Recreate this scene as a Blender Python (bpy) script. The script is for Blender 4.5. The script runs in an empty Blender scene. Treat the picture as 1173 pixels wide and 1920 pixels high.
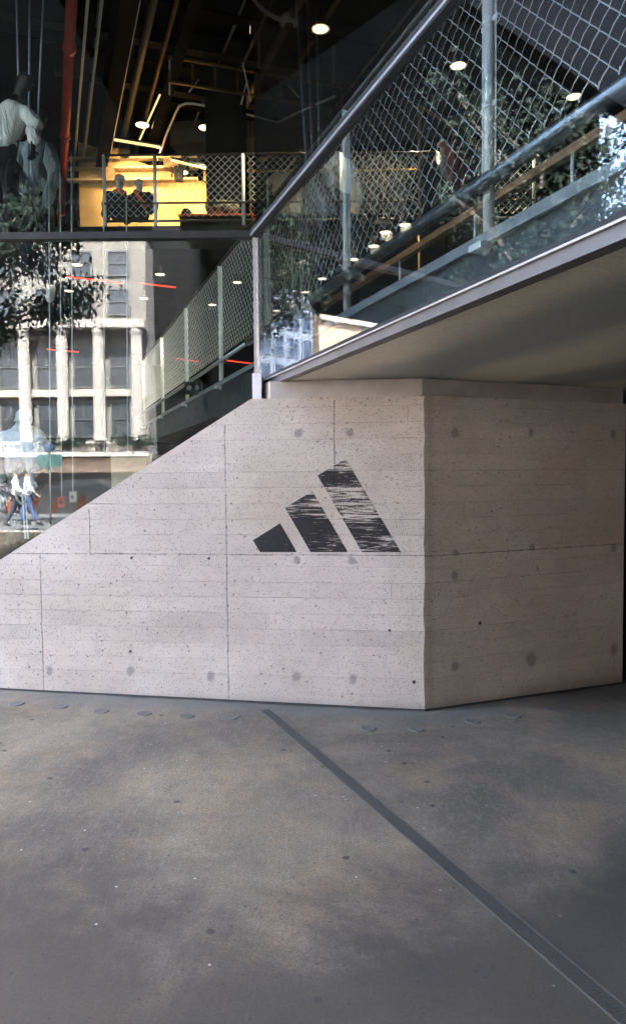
import bpy, bmesh, math, random
from mathutils import Vector, Matrix, Euler
random.seed(7)
R = math.radians
scene = bpy.context.scene
COL = scene.collection

# ------------------------------------------------------------------ camera
F = 1350.0                       # focal length in photograph pixels (1173 x 1920)
CAM = Vector((0, 0, 1.6))
PITCH, ROLL = math.atan(69 / F), 0.0086
fwd = Vector((0, math.cos(PITCH), -math.sin(PITCH)))
up0 = Vector((0, math.sin(PITCH), math.cos(PITCH)))
rt0 = Vector((1, 0, 0))
rt = rt0 * math.cos(ROLL) - up0 * math.sin(ROLL)
up = up0 * math.cos(ROLL) + rt0 * math.sin(ROLL)
cam_d = bpy.data.cameras.new('camera')
cam_d.sensor_fit = 'VERTICAL'; cam_d.sensor_height = 36; cam_d.sensor_width = 22
cam_d.lens = 36 * F / 1920
cam_d.clip_start = 0.05; cam_d.clip_end = 1200
cam = bpy.data.objects.new('camera', cam_d); COL.objects.link(cam)
m = Matrix.Identity(4)
for i in range(3):
    m[i][0] = rt[i]; m[i][1] = up[i]; m[i][2] = -fwd[i]; m[i][3] = CAM[i]
cam.matrix_world = m
scene.camera = cam

# ------------------------------------------------------------------ sky, sun, exposure
SUN_EL, SUN_AZ = R(58), R(10)     # the sun stands behind the store, a little to the right
w = bpy.data.worlds.new('World'); scene.world = w; w.use_nodes = True
nt = w.node_tree
sky = nt.nodes.new('ShaderNodeTexSky'); sky.sky_type = 'NISHITA'; sky.sun_disc = False
sky.sun_elevation = SUN_EL; sky.sun_rotation = SUN_AZ; sky.air_density = .8; sky.dust_density = 6.0; sky.ozone_density = 0.3
bg = nt.nodes['Background']; bg.inputs['Strength'].default_value = 0.15
nt.links.new(sky.outputs[0], bg.inputs['Color'])
sd = bpy.data.lights.new('sun', 'SUN'); sd.energy = 4.0; sd.angle = R(0.5); sd.color = (1, .94, .86)
sun = bpy.data.objects.new('sun', sd); COL.objects.link(sun)
sv = Vector((math.sin(SUN_AZ) * math.cos(SUN_EL), math.cos(SUN_AZ) * math.cos(SUN_EL), math.sin(SUN_EL)))
sun.rotation_euler = sv.to_track_quat('Z', 'Y').to_euler(); sun.location = (0, 0, 30)
scene.view_settings.view_transform = 'Standard'; scene.view_settings.look = 'None'
scene.view_settings.exposure = 5.95; scene.view_settings.gamma = 1
cy = scene.cycles
cy.use_denoising = True
cy.max_bounces = 10; cy.diffuse_bounces = 4; cy.glossy_bounces = 5; cy.transmission_bounces = 4
cy.transparent_max_bounces = 24; cy.sample_clamp_indirect = 4; cy.caustics_reflective = False
cy.caustics_refractive = False

# ------------------------------------------------------------------ helpers: pixel rays
def ray(px, py):
    return (fwd * F + rt * (px - 586.5) + up * (960 - py)).normalized()
def hit(px, py, p0, n):
    d = ray(px, py); return CAM + d * ((Vector(p0) - CAM).dot(n) / d.dot(n))
def hitz(px, py, z): return hit(px, py, (0, 0, z), Vector((0, 0, 1)))
def hity(px, py, y): return hit(px, py, (0, y, 0), Vector((0, 1, 0)))

# ------------------------------------------------------------------ helpers: nodes
class S:
    """a socket with arithmetic"""
    def __init__(s, g, k): s.g, s.k = g, k
    def __add__(a, b): return a.g.m('ADD', a, b)
    __radd__ = __add__
    def __sub__(a, b): return a.g.m('SUBTRACT', a, b)
    def __rsub__(a, b): return a.g.m('SUBTRACT', b, a)
    def __mul__(a, b): return a.g.m('MULTIPLY', a, b)
    __rmul__ = __mul__
    def __truediv__(a, b): return a.g.m('DIVIDE', a, b)
class G:
    def __init__(s, name):
        s.mat = bpy.data.materials.new(name); s.mat.use_nodes = True
        s.t = s.mat.node_tree; s.n = s.t.nodes; s.bs = s.n['Principled BSDF']; s.out = s.n['Material Output']
    def put(s, inp, v):
        if isinstance(v, S): s.t.links.new(v.k, inp)
        else: inp.default_value = v
    def m(s, op, a, b=None, c=None):
        n = s.n.new('ShaderNodeMath'); n.operation = op
        s.put(n.inputs[0], a)
        if b is not None: s.put(n.inputs[1], b)
        if c is not None: s.put(n.inputs[2], c)
        return S(s, n.outputs[0])
    def xyz(s, kind='Object'):
        n = s.n.new('ShaderNodeTexCoord'); q = s.n.new('ShaderNodeSeparateXYZ')
        s.t.links.new(n.outputs[kind], q.inputs[0]); return [S(s, o) for o in q.outputs]
    def geo(s):
        n = s.n.new('ShaderNodeNewGeometry'); q = s.n.new('ShaderNodeSeparateXYZ')
        s.t.links.new(n.outputs['Position'], q.inputs[0]); return [S(s, o) for o in q.outputs]
    def vec(s, x, y, z=0.0):
        n = s.n.new('ShaderNodeCombineXYZ')
        for i, v in enumerate((x, y, z)): s.put(n.inputs[i], v)
        return S(s, n.outputs[0])
    def noise(s, v, scale, detail=4, rough=.55, dist=0.0):
        n = s.n.new('ShaderNodeTexNoise'); s.put(n.inputs['Vector'], v)
        n.inputs['Scale'].default_value = scale; n.inputs['Detail'].default_value = detail
        n.inputs['Roughness'].default_value = rough; n.inputs['Distortion'].default_value = dist
        return S(s, n.outputs[0])
    def vor(s, v, scale, out='Distance', rnd=1.0):
        n = s.n.new('ShaderNodeTexVoronoi'); n.voronoi_dimensions = '2D'; s.put(n.inputs['Vector'], v)
        n.inputs['Scale'].default_value = scale; n.inputs['Randomness'].default_value = rnd
        return S(s, n.outputs[out])
    def white(s, v):
        n = s.n.new('ShaderNodeTexWhiteNoise'); n.noise_dimensions = '3D'; s.put(n.inputs['Vector'], v)
        return S(s, n.outputs['Value'])
    def ss(s, v, a, b, lo=0.0, hi=1.0):
        n = s.n.new('ShaderNodeMapRange'); n.interpolation_type = 'SMOOTHSTEP'
        for i, q in enumerate((v, a, b, lo, hi)): s.put(n.inputs[i], q)
        return S(s, n.outputs[0])
    def mix(s, f, a, b, mode='MIX'):
        n = s.n.new('ShaderNodeMix'); n.data_type = 'RGBA'; n.blend_type = mode
        s.put(n.inputs[0], f)
        for i, q in ((6, a), (7, b)):
            s.put(n.inputs[i], q if isinstance(q, S) else (*q, 1))
        return S(s, n.outputs[2])
    def bump(s, h, dist=.01, strength=1.0):
        n = s.n.new('ShaderNodeBump'); s.put(n.inputs['Height'], h)
        n.inputs['Distance'].default_value = dist; n.inputs['Strength'].default_value = strength
        s.t.links.new(n.outputs[0], s.bs.inputs['Normal'])
    def base(s, c): s.put(s.bs.inputs['Base Color'], c if isinstance(c, S) else (*c, 1))
    def rough(s, r): s.put(s.bs.inputs['Roughness'], r)

def plain(name, c, rough=.6, metal=0.0, var=.12, scale=8, bump=0.0, spec=None):
    g = G(name); x, y, z = g.geo(); v = g.vec(x, y, z)
    n = g.noise(v, scale, 5, .6)
    g.base(g.mix(g.ss(n, .3, .7), tuple(k * (1 - var) for k in c), tuple(min(1, k * (1 + var)) for k in c)))
    g.rough(g.ss(g.noise(v, scale * 3, 3), .2, .8, max(.02, rough - .08), min(1, rough + .08)))
    g.bs.inputs['Metallic'].default_value = metal
    if spec is not None: g.bs.inputs['Specular IOR Level'].default_value = spec
    if bump: g.bump(g.noise(v, scale * 4, 4), bump, .6)
    return g.mat
def emit(name, c, st):
    g = G(name); g.base(c); g.bs.inputs['Emission Color'].default_value = (*c, 1)
    x, y, z = g.geo()
    g.put(g.bs.inputs['Emission Strength'], g.ss(g.noise(g.vec(x, y, z), 9, 2), .2, .8, st * .9, st * 1.1))
    return g.mat
def cloth(name, c, fold=60, var=.15):
    g = G(name); x, y, z = g.xyz('Object'); v = g.vec(x, y, z)
    n = g.noise(g.vec(x * 3.0, y * 3.0, z * .8), 4, 4, .6, 1.2)
    g.base(g.mix(n, tuple(k * (1 - var) for k in c), tuple(min(1, k * (1 + var)) for k in c)))
    g.rough(.85); g.bump(n + g.noise(v, fold, 3) * .08, .05, .9)
    return g.mat

# ------------------------------------------------------------------ helpers: meshes and objects
class MB:
    def __init__(s): s.v = []; s.f = []
    def add(s, vs, fs):
        b = len(s.v); s.v += [Vector(p) for p in vs]; s.f += [tuple(i + b for i in f) for f in fs]; return s
    def box(s, c, d, rz=0, M=None):
        x, y, z = (k / 2 for k in d)
        q = M or Matrix.Rotation(rz, 4, 'Z')
        ps = [Vector(c) + q @ Vector((a * x, b * y, e * z)) for e in (-1, 1) for a, b in ((-1, -1), (1, -1), (1, 1), (-1, 1))]
        return s.add(ps, [(3, 2, 1, 0), (4, 5, 6, 7), (0, 1, 5, 4), (1, 2, 6, 5), (2, 3, 7, 6), (3, 0, 4, 7)])
    def bar(s, a, b, wd, ht, upv=(0, 0, 1)):
        a, b = Vector(a), Vector(b); d = (b - a); L = d.length; d.normalize()
        sd_ = d.cross(Vector(upv)).normalized(); u = sd_.cross(d)
        M = Matrix((sd_, d, u)).transposed().to_4x4()
        return s.box((a + b) / 2, (wd, L, ht), M=M)
    def tube(s, pts, r, n=8, cap=True):
        pts = [Vector(p) for p in pts]; b = len(s.v); ref = None
        for i, p in enumerate(pts):
            d = ((pts[min(i + 1, len(pts) - 1)] - pts[max(i - 1, 0)])).normalized()
            if ref is None or abs(ref.dot(d)) > .98:
                ref = Vector((0, 0, 1)) if abs(d.z) < .9 else Vector((1, 0, 0))
            a = d.cross(ref).normalized(); c = a.cross(d); ref = c
            rr = r[i] if isinstance(r, (list, tuple)) else r
            s.v += [p + (a * math.cos(t) + c * math.sin(t)) * rr for t in (2 * math.pi * k / n for k in range(n))]
        for i in range(len(pts) - 1):
            for k in range(n):
                q = b + i * n; s.f.append((q + k, q + (k + 1) % n, q + n + (k + 1) % n, q + n + k))
        if cap:
            s.f.append(tuple(b + k for k in range(n))[::-1]); s.f.append(tuple(b + (len(pts) - 1) * n + k for k in range(n)))
        return s
    def lathe(s, prof, c=(0, 0, 0), n=24, axis=None):
        b = len(s.v); c = Vector(c); Q = axis or Matrix.Identity(4)
        for r, z in prof:
            s.v += [c + Q @ Vector((r * math.cos(2 * math.pi * k / n), r * math.sin(2 * math.pi * k / n), z)) for k in range(n)]
        for i in range(len(prof) - 1):
            for k in range(n):
                q = b + i * n; s.f.append((q + k, q + (k + 1) % n, q + n + (k + 1) % n, q + n + k))
        return s
    def prism(s, poly, off):
        """poly: list of 3-D points, extruded by vector off"""
        n = len(poly); off = Vector(off); ps = [Vector(p) for p in poly]
        return s.add(ps + [p + off for p in ps],
                     [tuple(range(n))[::-1], tuple(range(n, 2 * n))] + [(i, (i + 1) % n, n + (i + 1) % n, n + i) for i in range(n)])
    def build(s, name, mat, parent=None, loc=None, smooth=False, fix=True):
        me = bpy.data.meshes.new(name); me.from_pydata([tuple(p) for p in s.v], [], s.f); me.materials.append(mat)
        if fix:
            bm = bmesh.new(); bm.from_mesh(me); bmesh.ops.recalc_face_normals(bm, faces=bm.faces); bm.to_mesh(me); bm.free()
        if smooth:
            for p in me.polygons: p.use_smooth = True
        o = bpy.data.objects.new(name, me); COL.objects.link(o)
        if parent: o.parent = parent
        if loc is not None: o.location = loc
        return o
def tag(o, label, cat, group=None):
    o['label'] = label; o['category'] = cat
    if group: o['group'] = group
    return o
def empty(name, label, cat, loc=(0, 0, 0), group=None, rz=0):
    o = bpy.data.objects.new(name, None); COL.objects.link(o); o.location = loc; o.rotation_euler = (0, 0, rz)
    o.empty_display_size = .1
    return tag(o, label, cat, group)
def struct(o): o['kind'] = 'structure'; return o
def dup(root, loc=None, rz=None, label=None, scale=None):
    def rec(o, par):
        c = o.copy(); COL.objects.link(c); c.parent = par
        for ch in list(o.children): rec(ch, c)
        return c
    kids = list(root.children)
    r = root.copy(); COL.objects.link(r)
    for ch in kids: rec(ch, r)
    if loc is not None: r.location = loc
    if rz is not None: r.rotation_euler = (0, 0, rz)
    if scale is not None: r.scale = (scale,) * 3
    if label: r['label'] = label
    return r

# ------------------------------------------------------------------ the key lines of the place
Cn = hit(795, 1340, (0, 4.8, 0), Vector((0, 1, 0))); Cn.z = 0            # foot of the wall corner
dL = Vector((-.9924, .1230, 0)).normalized()                              # along the lit face, to the left
dR = Vector((.917, .399, 0)).normalized()                                 # along the shaded face, to the right
nL = Vector((0, 0, 1)).cross(dL); nL = nL if nL.y < 0 else -nL
nR = Vector((0, 0, 1)).cross(dR); nR = nR if nR.y < 0 else -nR
def onL(px, py): return hit(px, py, Cn, nL)
def onR(px, py): return hit(px, py, Cn, nR)
def uvL(px, py): p = onL(px, py); return (-(p - Cn).dot(dL), p.z)
def uvR(px, py): p = onR(px, py); return ((p - Cn).dot(dR), p.z)
SOF = hit(795, 706, Cn, nL).z                                             # underside of the overhang
ga = hitz(545, 705, SOF); gb = hitz(1173, 442, SOF)
gd = (gb - ga); gd.z = 0; gd.normalize()                                  # along the right-hand glass, towards the viewer
gn = Vector((-gd.y, gd.x, 0)); gn = gn if gn.x < 0 else -gn               # its outward normal
def gl(t, p=0.0, z=0.0):                                                  # t along, p metres behind the glass
    q = ga + gd * t - gn * p; return Vector((q.x, q.y, z))
def on_g(px, py, p=0.0): return hit(px, py, gl(0, p), gn)
def t_of(v): return (Vector((v.x, v.y, 0)) - Vector((ga.x, ga.y, 0))).dot(gd)
gc = on_g(477, 440); GY = gc.y; TZ = gc.z                                 # glass corner, transom height
tc = t_of(gc)
def GZ(x, y=0): return -.0203 * (max(-8, min(8, x)) - Cn.x)               # pavement falls a little to the right
print('corner', Cn, 'soffit', SOF, 'glass corner', gc, 'dir', gd)

# ------------------------------------------------------------------ materials
def concrete(name, logo=False):
    g = G(name); u, v, _ = g.xyz('UV')
    P = .1085
    wob = (g.noise(g.vec(u, v, 0.0), 1.3, 3) - .5) * .012
    vv = v + wob; b = vv / P; bid = g.m('FLOOR', b); fb = g.m('FRACT', b)
    r1 = g.white(g.vec(bid, 3.3, 1.0))
    us = u + r1 * 9.0; ub = us / 4.4; eid = g.m('FLOOR', ub); fu = g.m('FRACT', ub)
    r2 = g.white(g.vec(bid, eid, 5.0)); r3 = g.white(g.vec(bid, eid, 9.0))
    dh = g.m('MINIMUM', fb, 1.0 - fb) * P; dv = g.m('MINIMUM', fu, 1.0 - fu) * 4.4
    big = g.noise(g.vec(u, v, 2.0), 1.1, 5, .6)
    brk = g.noise(g.vec(u * 2.2, bid * 3.1, 0.0), 1.6, 3)
    lh = g.ss(dh, .0008, .0042, 1, 0) * g.ss(brk, .40, .62, .03, .85) * g.ss(g.white(g.vec(bid, 7.7, 2.0)), .1, .9, .25, 1)
    lv = g.ss(dv, .0006, .0026, 1, 0) * g.ss(r2, .3, .7)
    # wood grain pressed by the boards, saw ripple on some of them
    grain = g.noise(g.vec(u * 5.0, vv * 95.0 + r2 * 40.0, bid), 1.0, 5, .62, .8)
    rip = g.m('SINE', (u + g.noise(g.vec(u, vv * 8.0, 1.0), 6, 2) * .05) * 520.0)
    ripm = g.ss(r3, .62, .72) * g.ss(g.noise(g.vec(u, bid * 2.0, 4.0), 1.5, 2), .45, .6)
    # bug holes
    vp = g.vec(u, v * .8, 0.0)
    pr = g.white(g.vor(vp, 22, 'Color')); pdist = g.vor(vp, 22) + (g.noise(g.vec(u, v, 9.0), 110, 3, .7) - .5) * .16
    dens = g.ss(g.noise(vp, 2.2, 2), .35, .65, .06, .15)
    pore = g.ss(pdist, dens * .55, dens, 1, 0) * g.ss(pr, .84, .88)
    pd2 = g.vor(vp, 70); pr2 = g.white(g.vor(vp, 70, 'Color'))
    pore2 = g.ss(pd2, .12, .22, 1, 0) * g.ss(pr2, .66, .74) * .75
    pores = g.m('MAXIMUM', pore, pore2)
    # particular marks: seams, nails and patched tie holes
    def seam(a, b, w=.0022):
        (u0, v0), (u1, v1) = a, b
        if abs(u1 - u0) < abs(v1 - v0):
            u0_, lo, hi, q, s_ = (u0 + u1) / 2, min(v0, v1), max(v0, v1), u, v
        else:
            u0_, lo, hi, q, s_ = (v0 + v1) / 2, min(u0, u1), max(u0, u1), v, u
        wig = (g.noise(g.vec(s_, 1.7, 3.0), 8, 2) - .5) * .006
        d = g.m('ABSOLUTE', q - u0_ + wig)
        rng = g.m('MULTIPLY', g.m('GREATER_THAN', s_, lo), g.m('LESS_THAN', s_, hi))
        line = g.ss(d, w * .4, w * 1.6, 1, 0) * g.ss(g.noise(g.vec(s_, u0_, 0.0), 9, 3), .3, .6, .3, 1)
        stp = g.m('ABSOLUTE', g.m('FRACT', s_ / P) - .5) * P
        nd = g.m('SQRT', g.m('ADD', g.m('POWER', d, 2.0), g.m('POWER', stp, 2.0)))
        nail = g.ss(nd, .004, .009, 1, 0)
        return g.m('MAXIMUM', line, nail * .75) * rng
    marks = None
    for a, b in [(uvL(422, 797), uvL(429, 1328)), (uvL(76, 1040), uvL(83, 1302)), (uvL(168, 955), uvL(170, 1040)),
                 (uvL(626, 750), uvL(628, 905)), (uvL(0, 1039), uvL(795, 1040)), (uvR(796, 1040), uvR(1165, 1022))]:
        q = seam(a, b, .0026); marks = q if marks is None else g.m('MAXIMUM', marks, q)
    dist = (g.noise(g.vec(u, v, 6.0), 16, 4) - .5) * .05
    pt = None
    spots = [(uvL(x, y), r) for x, y, r in ((93, 1257, .03), (245, 1258, .034), (395, 1268, .034), (557, 1268, .034), (662, 1272, .034),
             (560, 812, .03), (655, 812, .026), (558, 1051, .028), (660, 1052, .028), (245, 1222, .016))] + \
            [(uvR(x, y), r) for x, y, r in ((852, 810, .036), (995, 811, .03), (1148, 815, .032), (852, 1080, .034), (852, 1035, .026), (997, 1028, .03),
             (852, 1250, .036), (995, 1236, .055), (1150, 1219, .045), (1150, 1028, .03), (850, 1248, .02))]
    for (a, b), r in spots:
        d = g.m('SQRT', g.m('POWER', u - a, 2.0) + g.m('POWER', (v - b) * .85, 2.0)) + dist
        q = g.ss(d, r * .55, r * 1.15, 1, 0); pt = q if pt is None else g.m('MAXIMUM', pt, q)
    hol = None
    for (a, b), r in [(uvL(247, 1046), .011), (uvL(392, 1047), .011), (uvL(730, 1182), .009), (uvL(245, 1221), .009), (uvR(899, 1168), .014), (uvL(776, 1279), .014)]:
        d = g.m('SQRT', g.m('POWER', u - a, 2.0) + g.m('POWER', v - b, 2.0)) + dist * .15
        q = g.ss(d, r * .5, r, 1, 0); hol = q if hol is None else g.m('MAXIMUM', hol, q)
    tone = g.ss(big, .3, .72, 0, 1)
    c = g.mix(tone, (.450, .412, .360), (.560, .520, .465))
    c = g.mix(g.ss(g.noise(g.vec(u, v * 2.0, 8.0), .8, 4), .48, .66, 0, .55), c, (.40, .335, .265))     # warm cement staining
    c = g.mix((r2 - .5) * .22 + .12, c, (.30, .27, .25))
    c = g.mix(g.ss(g.noise(g.vec(u, v, 12.0), 5.5, 6, .7, .4), .45, .75, 0, .30), c, (.30, .275, .25))
    c = g.mix(g.ss(g.noise(g.vec(u * 1.0, v * 1.0, 15.0), 150, 3, .8), .45, .75, 0, .28), c, (.20, .18, .17))
    c = g.mix(g.ss(grain, .35, .7, .13, 0), c, (.22, .20, .185))
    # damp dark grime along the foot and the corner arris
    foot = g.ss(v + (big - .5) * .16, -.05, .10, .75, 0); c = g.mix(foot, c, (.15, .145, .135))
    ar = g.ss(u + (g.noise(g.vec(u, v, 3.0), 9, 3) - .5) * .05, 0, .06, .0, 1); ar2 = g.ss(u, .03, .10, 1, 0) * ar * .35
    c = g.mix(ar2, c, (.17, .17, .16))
    c = g.mix(g.m('MAXIMUM', lh, lv) * .42, c, (.13, .12, .11))
    c = g.mix(marks * .75, c, (.11, .10, .095))
    c = g.mix(pt * .60, c, (.14, .135, .132))
    c = g.mix(pores * .85, c, (.12, .105, .095))
    c = g.mix(hol, c, (.035, .032, .03))
    if logo:
        k1 = g.noise(g.vec(u * 2.6, vv * 46.0, bid), 1.0, 5, .70, 2.2)
        k2 = g.noise(g.vec(u * 9.0, vv * 210.0, 2.0), 1.0, 4, .7)
        k3 = g.noise(g.vec(u * 170.0, vv * 26.0, 4.0), 1.0, 3, .7)
        u0, v0 = uvL(474, 1035); u1, v1 = uvL(751, 860)
        up_m = g.ss(v, v0 + .12, v1 - .05)
        k4 = g.mix(up_m * g.ss(r1, .3, .7), k2, k3)
        fade = g.ss(v, v0 + .04, v1, -.115, .0) + g.ss(u, u0 + .1, u1 - .2, -.06, .03) + (r1 - .5) * .13
        wear = k1 * .6 + k4 * .4 + fade
        ink = g.ss(wear, .475, .510, 1, 0)
        ink = g.m('MAXIMUM', ink, g.m('MAXIMUM', lh, marks) * 1.0)
        c = g.mix(ink * .97, c, (.012, .013, .015))
    g.base(c); g.rough(g.ss(big, .3, .7, .78, .92))
    h = grain * .35 + rip * ripm * .3 - g.m('MAXIMUM', lh, lv) * .8 - marks * 1.2 - pores * 1.5 - hol * 2.5 + r2 * .5 + big * .6
    g.bump(h, .005, .9)
    g.bs.inputs['Specular IOR Level'].default_value = .25
    return g.mat

def ground_mat():
    g = G('worn_concrete_pavement'); x, y, z = g.geo(); v = g.vec(x, y, 0.0)
    a = g.noise(v, .55, 6, .62, .5); b = g.noise(g.vec(x, y, 3.0), 1.7, 6, .65, .4); d = g.noise(g.vec(x, y, 7.0), 9, 5, .7)
    f = g.noise(v, 90, 3, .7); sc = g.noise(g.vec(x * 60.0, y * 9.0, 0.0), 1, 4, .7)
    c = g.mix(g.ss(a, .36, .64), (.062, .057, .043), (.185, .152, .104))
    c = g.mix(g.ss(b, .45, .66, 0, .65), c, (.205, .145, .084))
    c = g.mix(g.ss(g.noise(g.vec(x, y, 11.0), .8, 6, .65, .3), .48, .64, 0, .70), c, (.050, .045, .034))
    c = g.mix(g.ss(d, .42, .70, 0, .40), c, (.072, .064, .052))
    c = g.mix(g.ss(g.noise(g.vec(x, y, 4.0), 28, 5, .75), .45, .68, 0, .30), c, (.19, .165, .13))
    c = g.mix(g.ss(f, .38, .62, .45, 0), c, (.035, .032, .028))
    c = g.mix(g.ss(g.noise(v, 260, 2, .8), .5, .7, 0, .45), c, (.30, .26, .215))
    c = g.mix(g.ss(sc, .5, .72, 0, .24), c, (.21, .19, .155))
    # darker area with a noisy edge over the nearer slabs
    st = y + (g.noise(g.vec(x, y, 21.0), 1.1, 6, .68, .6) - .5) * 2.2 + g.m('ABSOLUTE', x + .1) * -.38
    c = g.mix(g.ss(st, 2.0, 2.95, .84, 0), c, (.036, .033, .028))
    sp = g.vor(v, 3.2); sr = g.white(g.vor(v, 3.2, 'Color'))
    spot = g.ss(sp + (g.noise(v, 60, 2) - .5) * .05, .03, .065, 1, 0) * g.ss(sr, .78, .82)
    sp2 = g.vor(v, 17); sr2 = g.white(g.vor(v, 17, 'Color'))
    spot2 = g.ss(sp2, .05, .13, 1, 0) * g.ss(sr2, .88, .92) * .7
    c = g.mix(g.m('MAXIMUM', spot, spot2) * .75, c, (.025, .025, .025))
    lt = g.vor(g.vec(x, y, 5.0), 11); lr = g.white(g.vor(g.vec(x, y, 5.0), 11, 'Color'))
    c = g.mix(g.ss(lt, .03, .07, 1, 0) * g.ss(lr, .965, .985) * .6, c, (.4, .39, .37))
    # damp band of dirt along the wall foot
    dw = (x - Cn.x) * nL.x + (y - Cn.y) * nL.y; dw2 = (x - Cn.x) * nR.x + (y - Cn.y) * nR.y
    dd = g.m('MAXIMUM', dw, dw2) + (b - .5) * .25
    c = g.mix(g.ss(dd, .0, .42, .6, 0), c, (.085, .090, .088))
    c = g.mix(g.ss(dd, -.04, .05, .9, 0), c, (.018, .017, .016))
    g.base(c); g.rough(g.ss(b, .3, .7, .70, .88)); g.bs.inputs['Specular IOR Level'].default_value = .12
    g.bump(f * .25 + d * .3 + sc * .35, .004, .7)
    return g.mat

def glass_mat(name, r0, tint=(.86, .93, .94), power=5.0):
    g = G(name); n = g.n
    lw = n.new('ShaderNodeLayerWeight'); lw.inputs[0].default_value = .5
    fac = g.m('POWER', S(g, lw.outputs['Facing']), power) * (1 - r0) + r0
    tr = n.new('ShaderNodeBsdfTransparent'); tr.inputs[0].default_value = (*tint, 1)
    gl_ = n.new('ShaderNodeBsdfGlossy')
    gl_.inputs['Roughness'].default_value = .012
    x, y, z = g.geo()
    bp = n.new('ShaderNodeBump'); bp.inputs['Distance'].default_value = .02; bp.inputs['Strength'].default_value = .04
    g.put(bp.inputs['Height'], g.noise(g.vec(x, y, z * .6), .9, 2)); g.t.links.new(bp.outputs[0], gl_.inputs['Normal'])
    mx = n.new('ShaderNodeMixShader'); g.put(mx.inputs[0], fac)
    g.t.links.new(tr.outputs[0], mx.inputs[1]); g.t.links.new(gl_.outputs[0], mx.inputs[2])
    g.t.links.new(mx.outputs[0], g.out.inputs[0]); n.remove(g.bs)
    return g.mat

M_con = concrete('board_marked_concrete'); M_logo = concrete('worn_black_emblem_paint', True)
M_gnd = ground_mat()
M_glass = glass_mat('facade_glass', .040, power=2.0); M_glass_r = glass_mat('overhang_glass', .065, (.88, .94, .95), 1.9)
M_steel = plain('brushed_steel', (.42, .43, .45), .40, .75, .04, 6)
M_kerbp = plain('dull_kerb_plate', (.22, .23, .24), .6, .1, .1, 8)
M_rail = plain('satin_steel_rail', (.16, .17, .19), .36, .85, .04, 5)
M_post = plain('galvanised_post', (.78, .79, .80), .45, .15, .05, 6)
M_galv = plain('galvanised_steel', (.80, .81, .82), .5, .15, .08, 20)
M_alu = plain('pale_aluminium_plate', (.50, .52, .55), .5, .35, .08, 20)
M_black = plain('black_anodised_metal', (.022, .024, .026), .55, 0, .2, 10, spec=.2)
M_pipe = plain('dark_bronze_pipe', (.07, .058, .048), .38, .5, .08, 5)
M_dark = plain('dark_painted_interior', (.026, .028, .030), .85, 0, .25, 2, spec=.1)
M_dark2 = plain('charcoal_ceiling', (.004, .004, .004), .9, 0, .3, 1.5, spec=.05)
M_slab = plain('dark_steel_slab_edge', (.060, .066, .070), .55, .2, .2, 3)
M_warmwall = plain('plaster_wall', (.60, .40, .18), .8, 0, .22, 2)
M_red = plain('red_sprinkler_paint', (.42, .035, .022), .4, 0, .15, 6)
M_fascia = plain('grey_fascia_metal', (.115, .108, .104), .45, .2, .1, 4)
M_trim = plain('pale_trim_metal', (.42, .39, .37), .4, .3, .1, 6)
M_wood = plain('plywood', (.62, .46, .30), .6, 0, .15, 9)
M_woodrail = plain('oiled_oak_rail', (.30, .14, .06), .45, 0, .2, 12)
M_white = plain('white_cord_plastic', (.75, .76, .78), .5, 0, .05, 9)
M_manq = plain('matt_white_mannequin', (.60, .58, .57), .6, 0, .06, 9)
M_lamp = emit('lit_lamp_glass', (1, .80, .50), .13)
M_lampc = emit('lit_cool_lamp_glass', (1, .86, .64), .10)
M_warm = emit('lit_warm_tube', (1, .66, .28), .032)
M_ring = emit('lamp_rim_glow', (1, .55, .20), .022)
M_redled = emit('lit_red_tube', (1, .06, .03), .030)

def soffit_mat():
    g = G('satin_painted_soffit'); x, y, z = g.geo(); v = g.vec(x, y, z)
    # broad reflection bands painted into the colour, running with the glass edge
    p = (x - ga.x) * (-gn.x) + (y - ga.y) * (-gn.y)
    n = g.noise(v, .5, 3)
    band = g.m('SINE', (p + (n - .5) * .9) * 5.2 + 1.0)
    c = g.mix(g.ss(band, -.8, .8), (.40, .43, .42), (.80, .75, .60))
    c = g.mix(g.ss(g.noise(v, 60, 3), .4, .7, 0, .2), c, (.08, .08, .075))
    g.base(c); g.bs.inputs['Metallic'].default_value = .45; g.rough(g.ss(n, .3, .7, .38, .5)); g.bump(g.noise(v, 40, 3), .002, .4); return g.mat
M_soffit = soffit_mat()

# ------------------------------------------------------------------ ground and street (setting)
mb = MB()
xs = [-90, -40, -20, -12, -8, -6, -4, -2, 0, .743, 2, 4, 8, 12, 30, 90]; ys = [-8, -4, 0, 3, 6, 10, 18, 40]
for yy in ys:
    for xx in xs: mb.v.append(Vector((xx, yy, GZ(xx))))
for j in range(len(ys) - 1):
    for i in range(len(xs) - 1):
        q = j * len(xs) + i; mb.f.append((q, q + 1, q + 1 + len(xs), q + len(xs)))
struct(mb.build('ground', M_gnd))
g = G('asphalt'); x, y, z = g.geo(); v = g.vec(x, y, 0.0)
g.base(g.mix(g.ss(g.noise(v, 1.2, 5), .3, .7), (.050, .052, .056), (.085, .085, .088))); g.rough(.85); g.bump(g.noise(v, 80, 3), .006, .8)
M_asph = g.mat
mb = MB()
for yy in (-8, -27):
    for xx in xs: mb.v.append(Vector((xx, yy, GZ(xx) - .13)))
for i in range(len(xs) - 1): mb.f.append((i, i + 1, i + 1 + len(xs), i + len(xs)))
for k in (0,):
    pass
struct(mb.build('road', M_asph))
g = G('pale_paving'); x, y, z = g.geo(); v = g.vec(x, y, 0.0)
jx = g.m('FRACT', x / 1.5); jy = g.m('FRACT', y / 1.5)
jn = g.m('MINIMUM', g.m('MINIMUM', jx, 1.0 - jx), g.m('MINIMUM', jy, 1.0 - jy))
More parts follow.
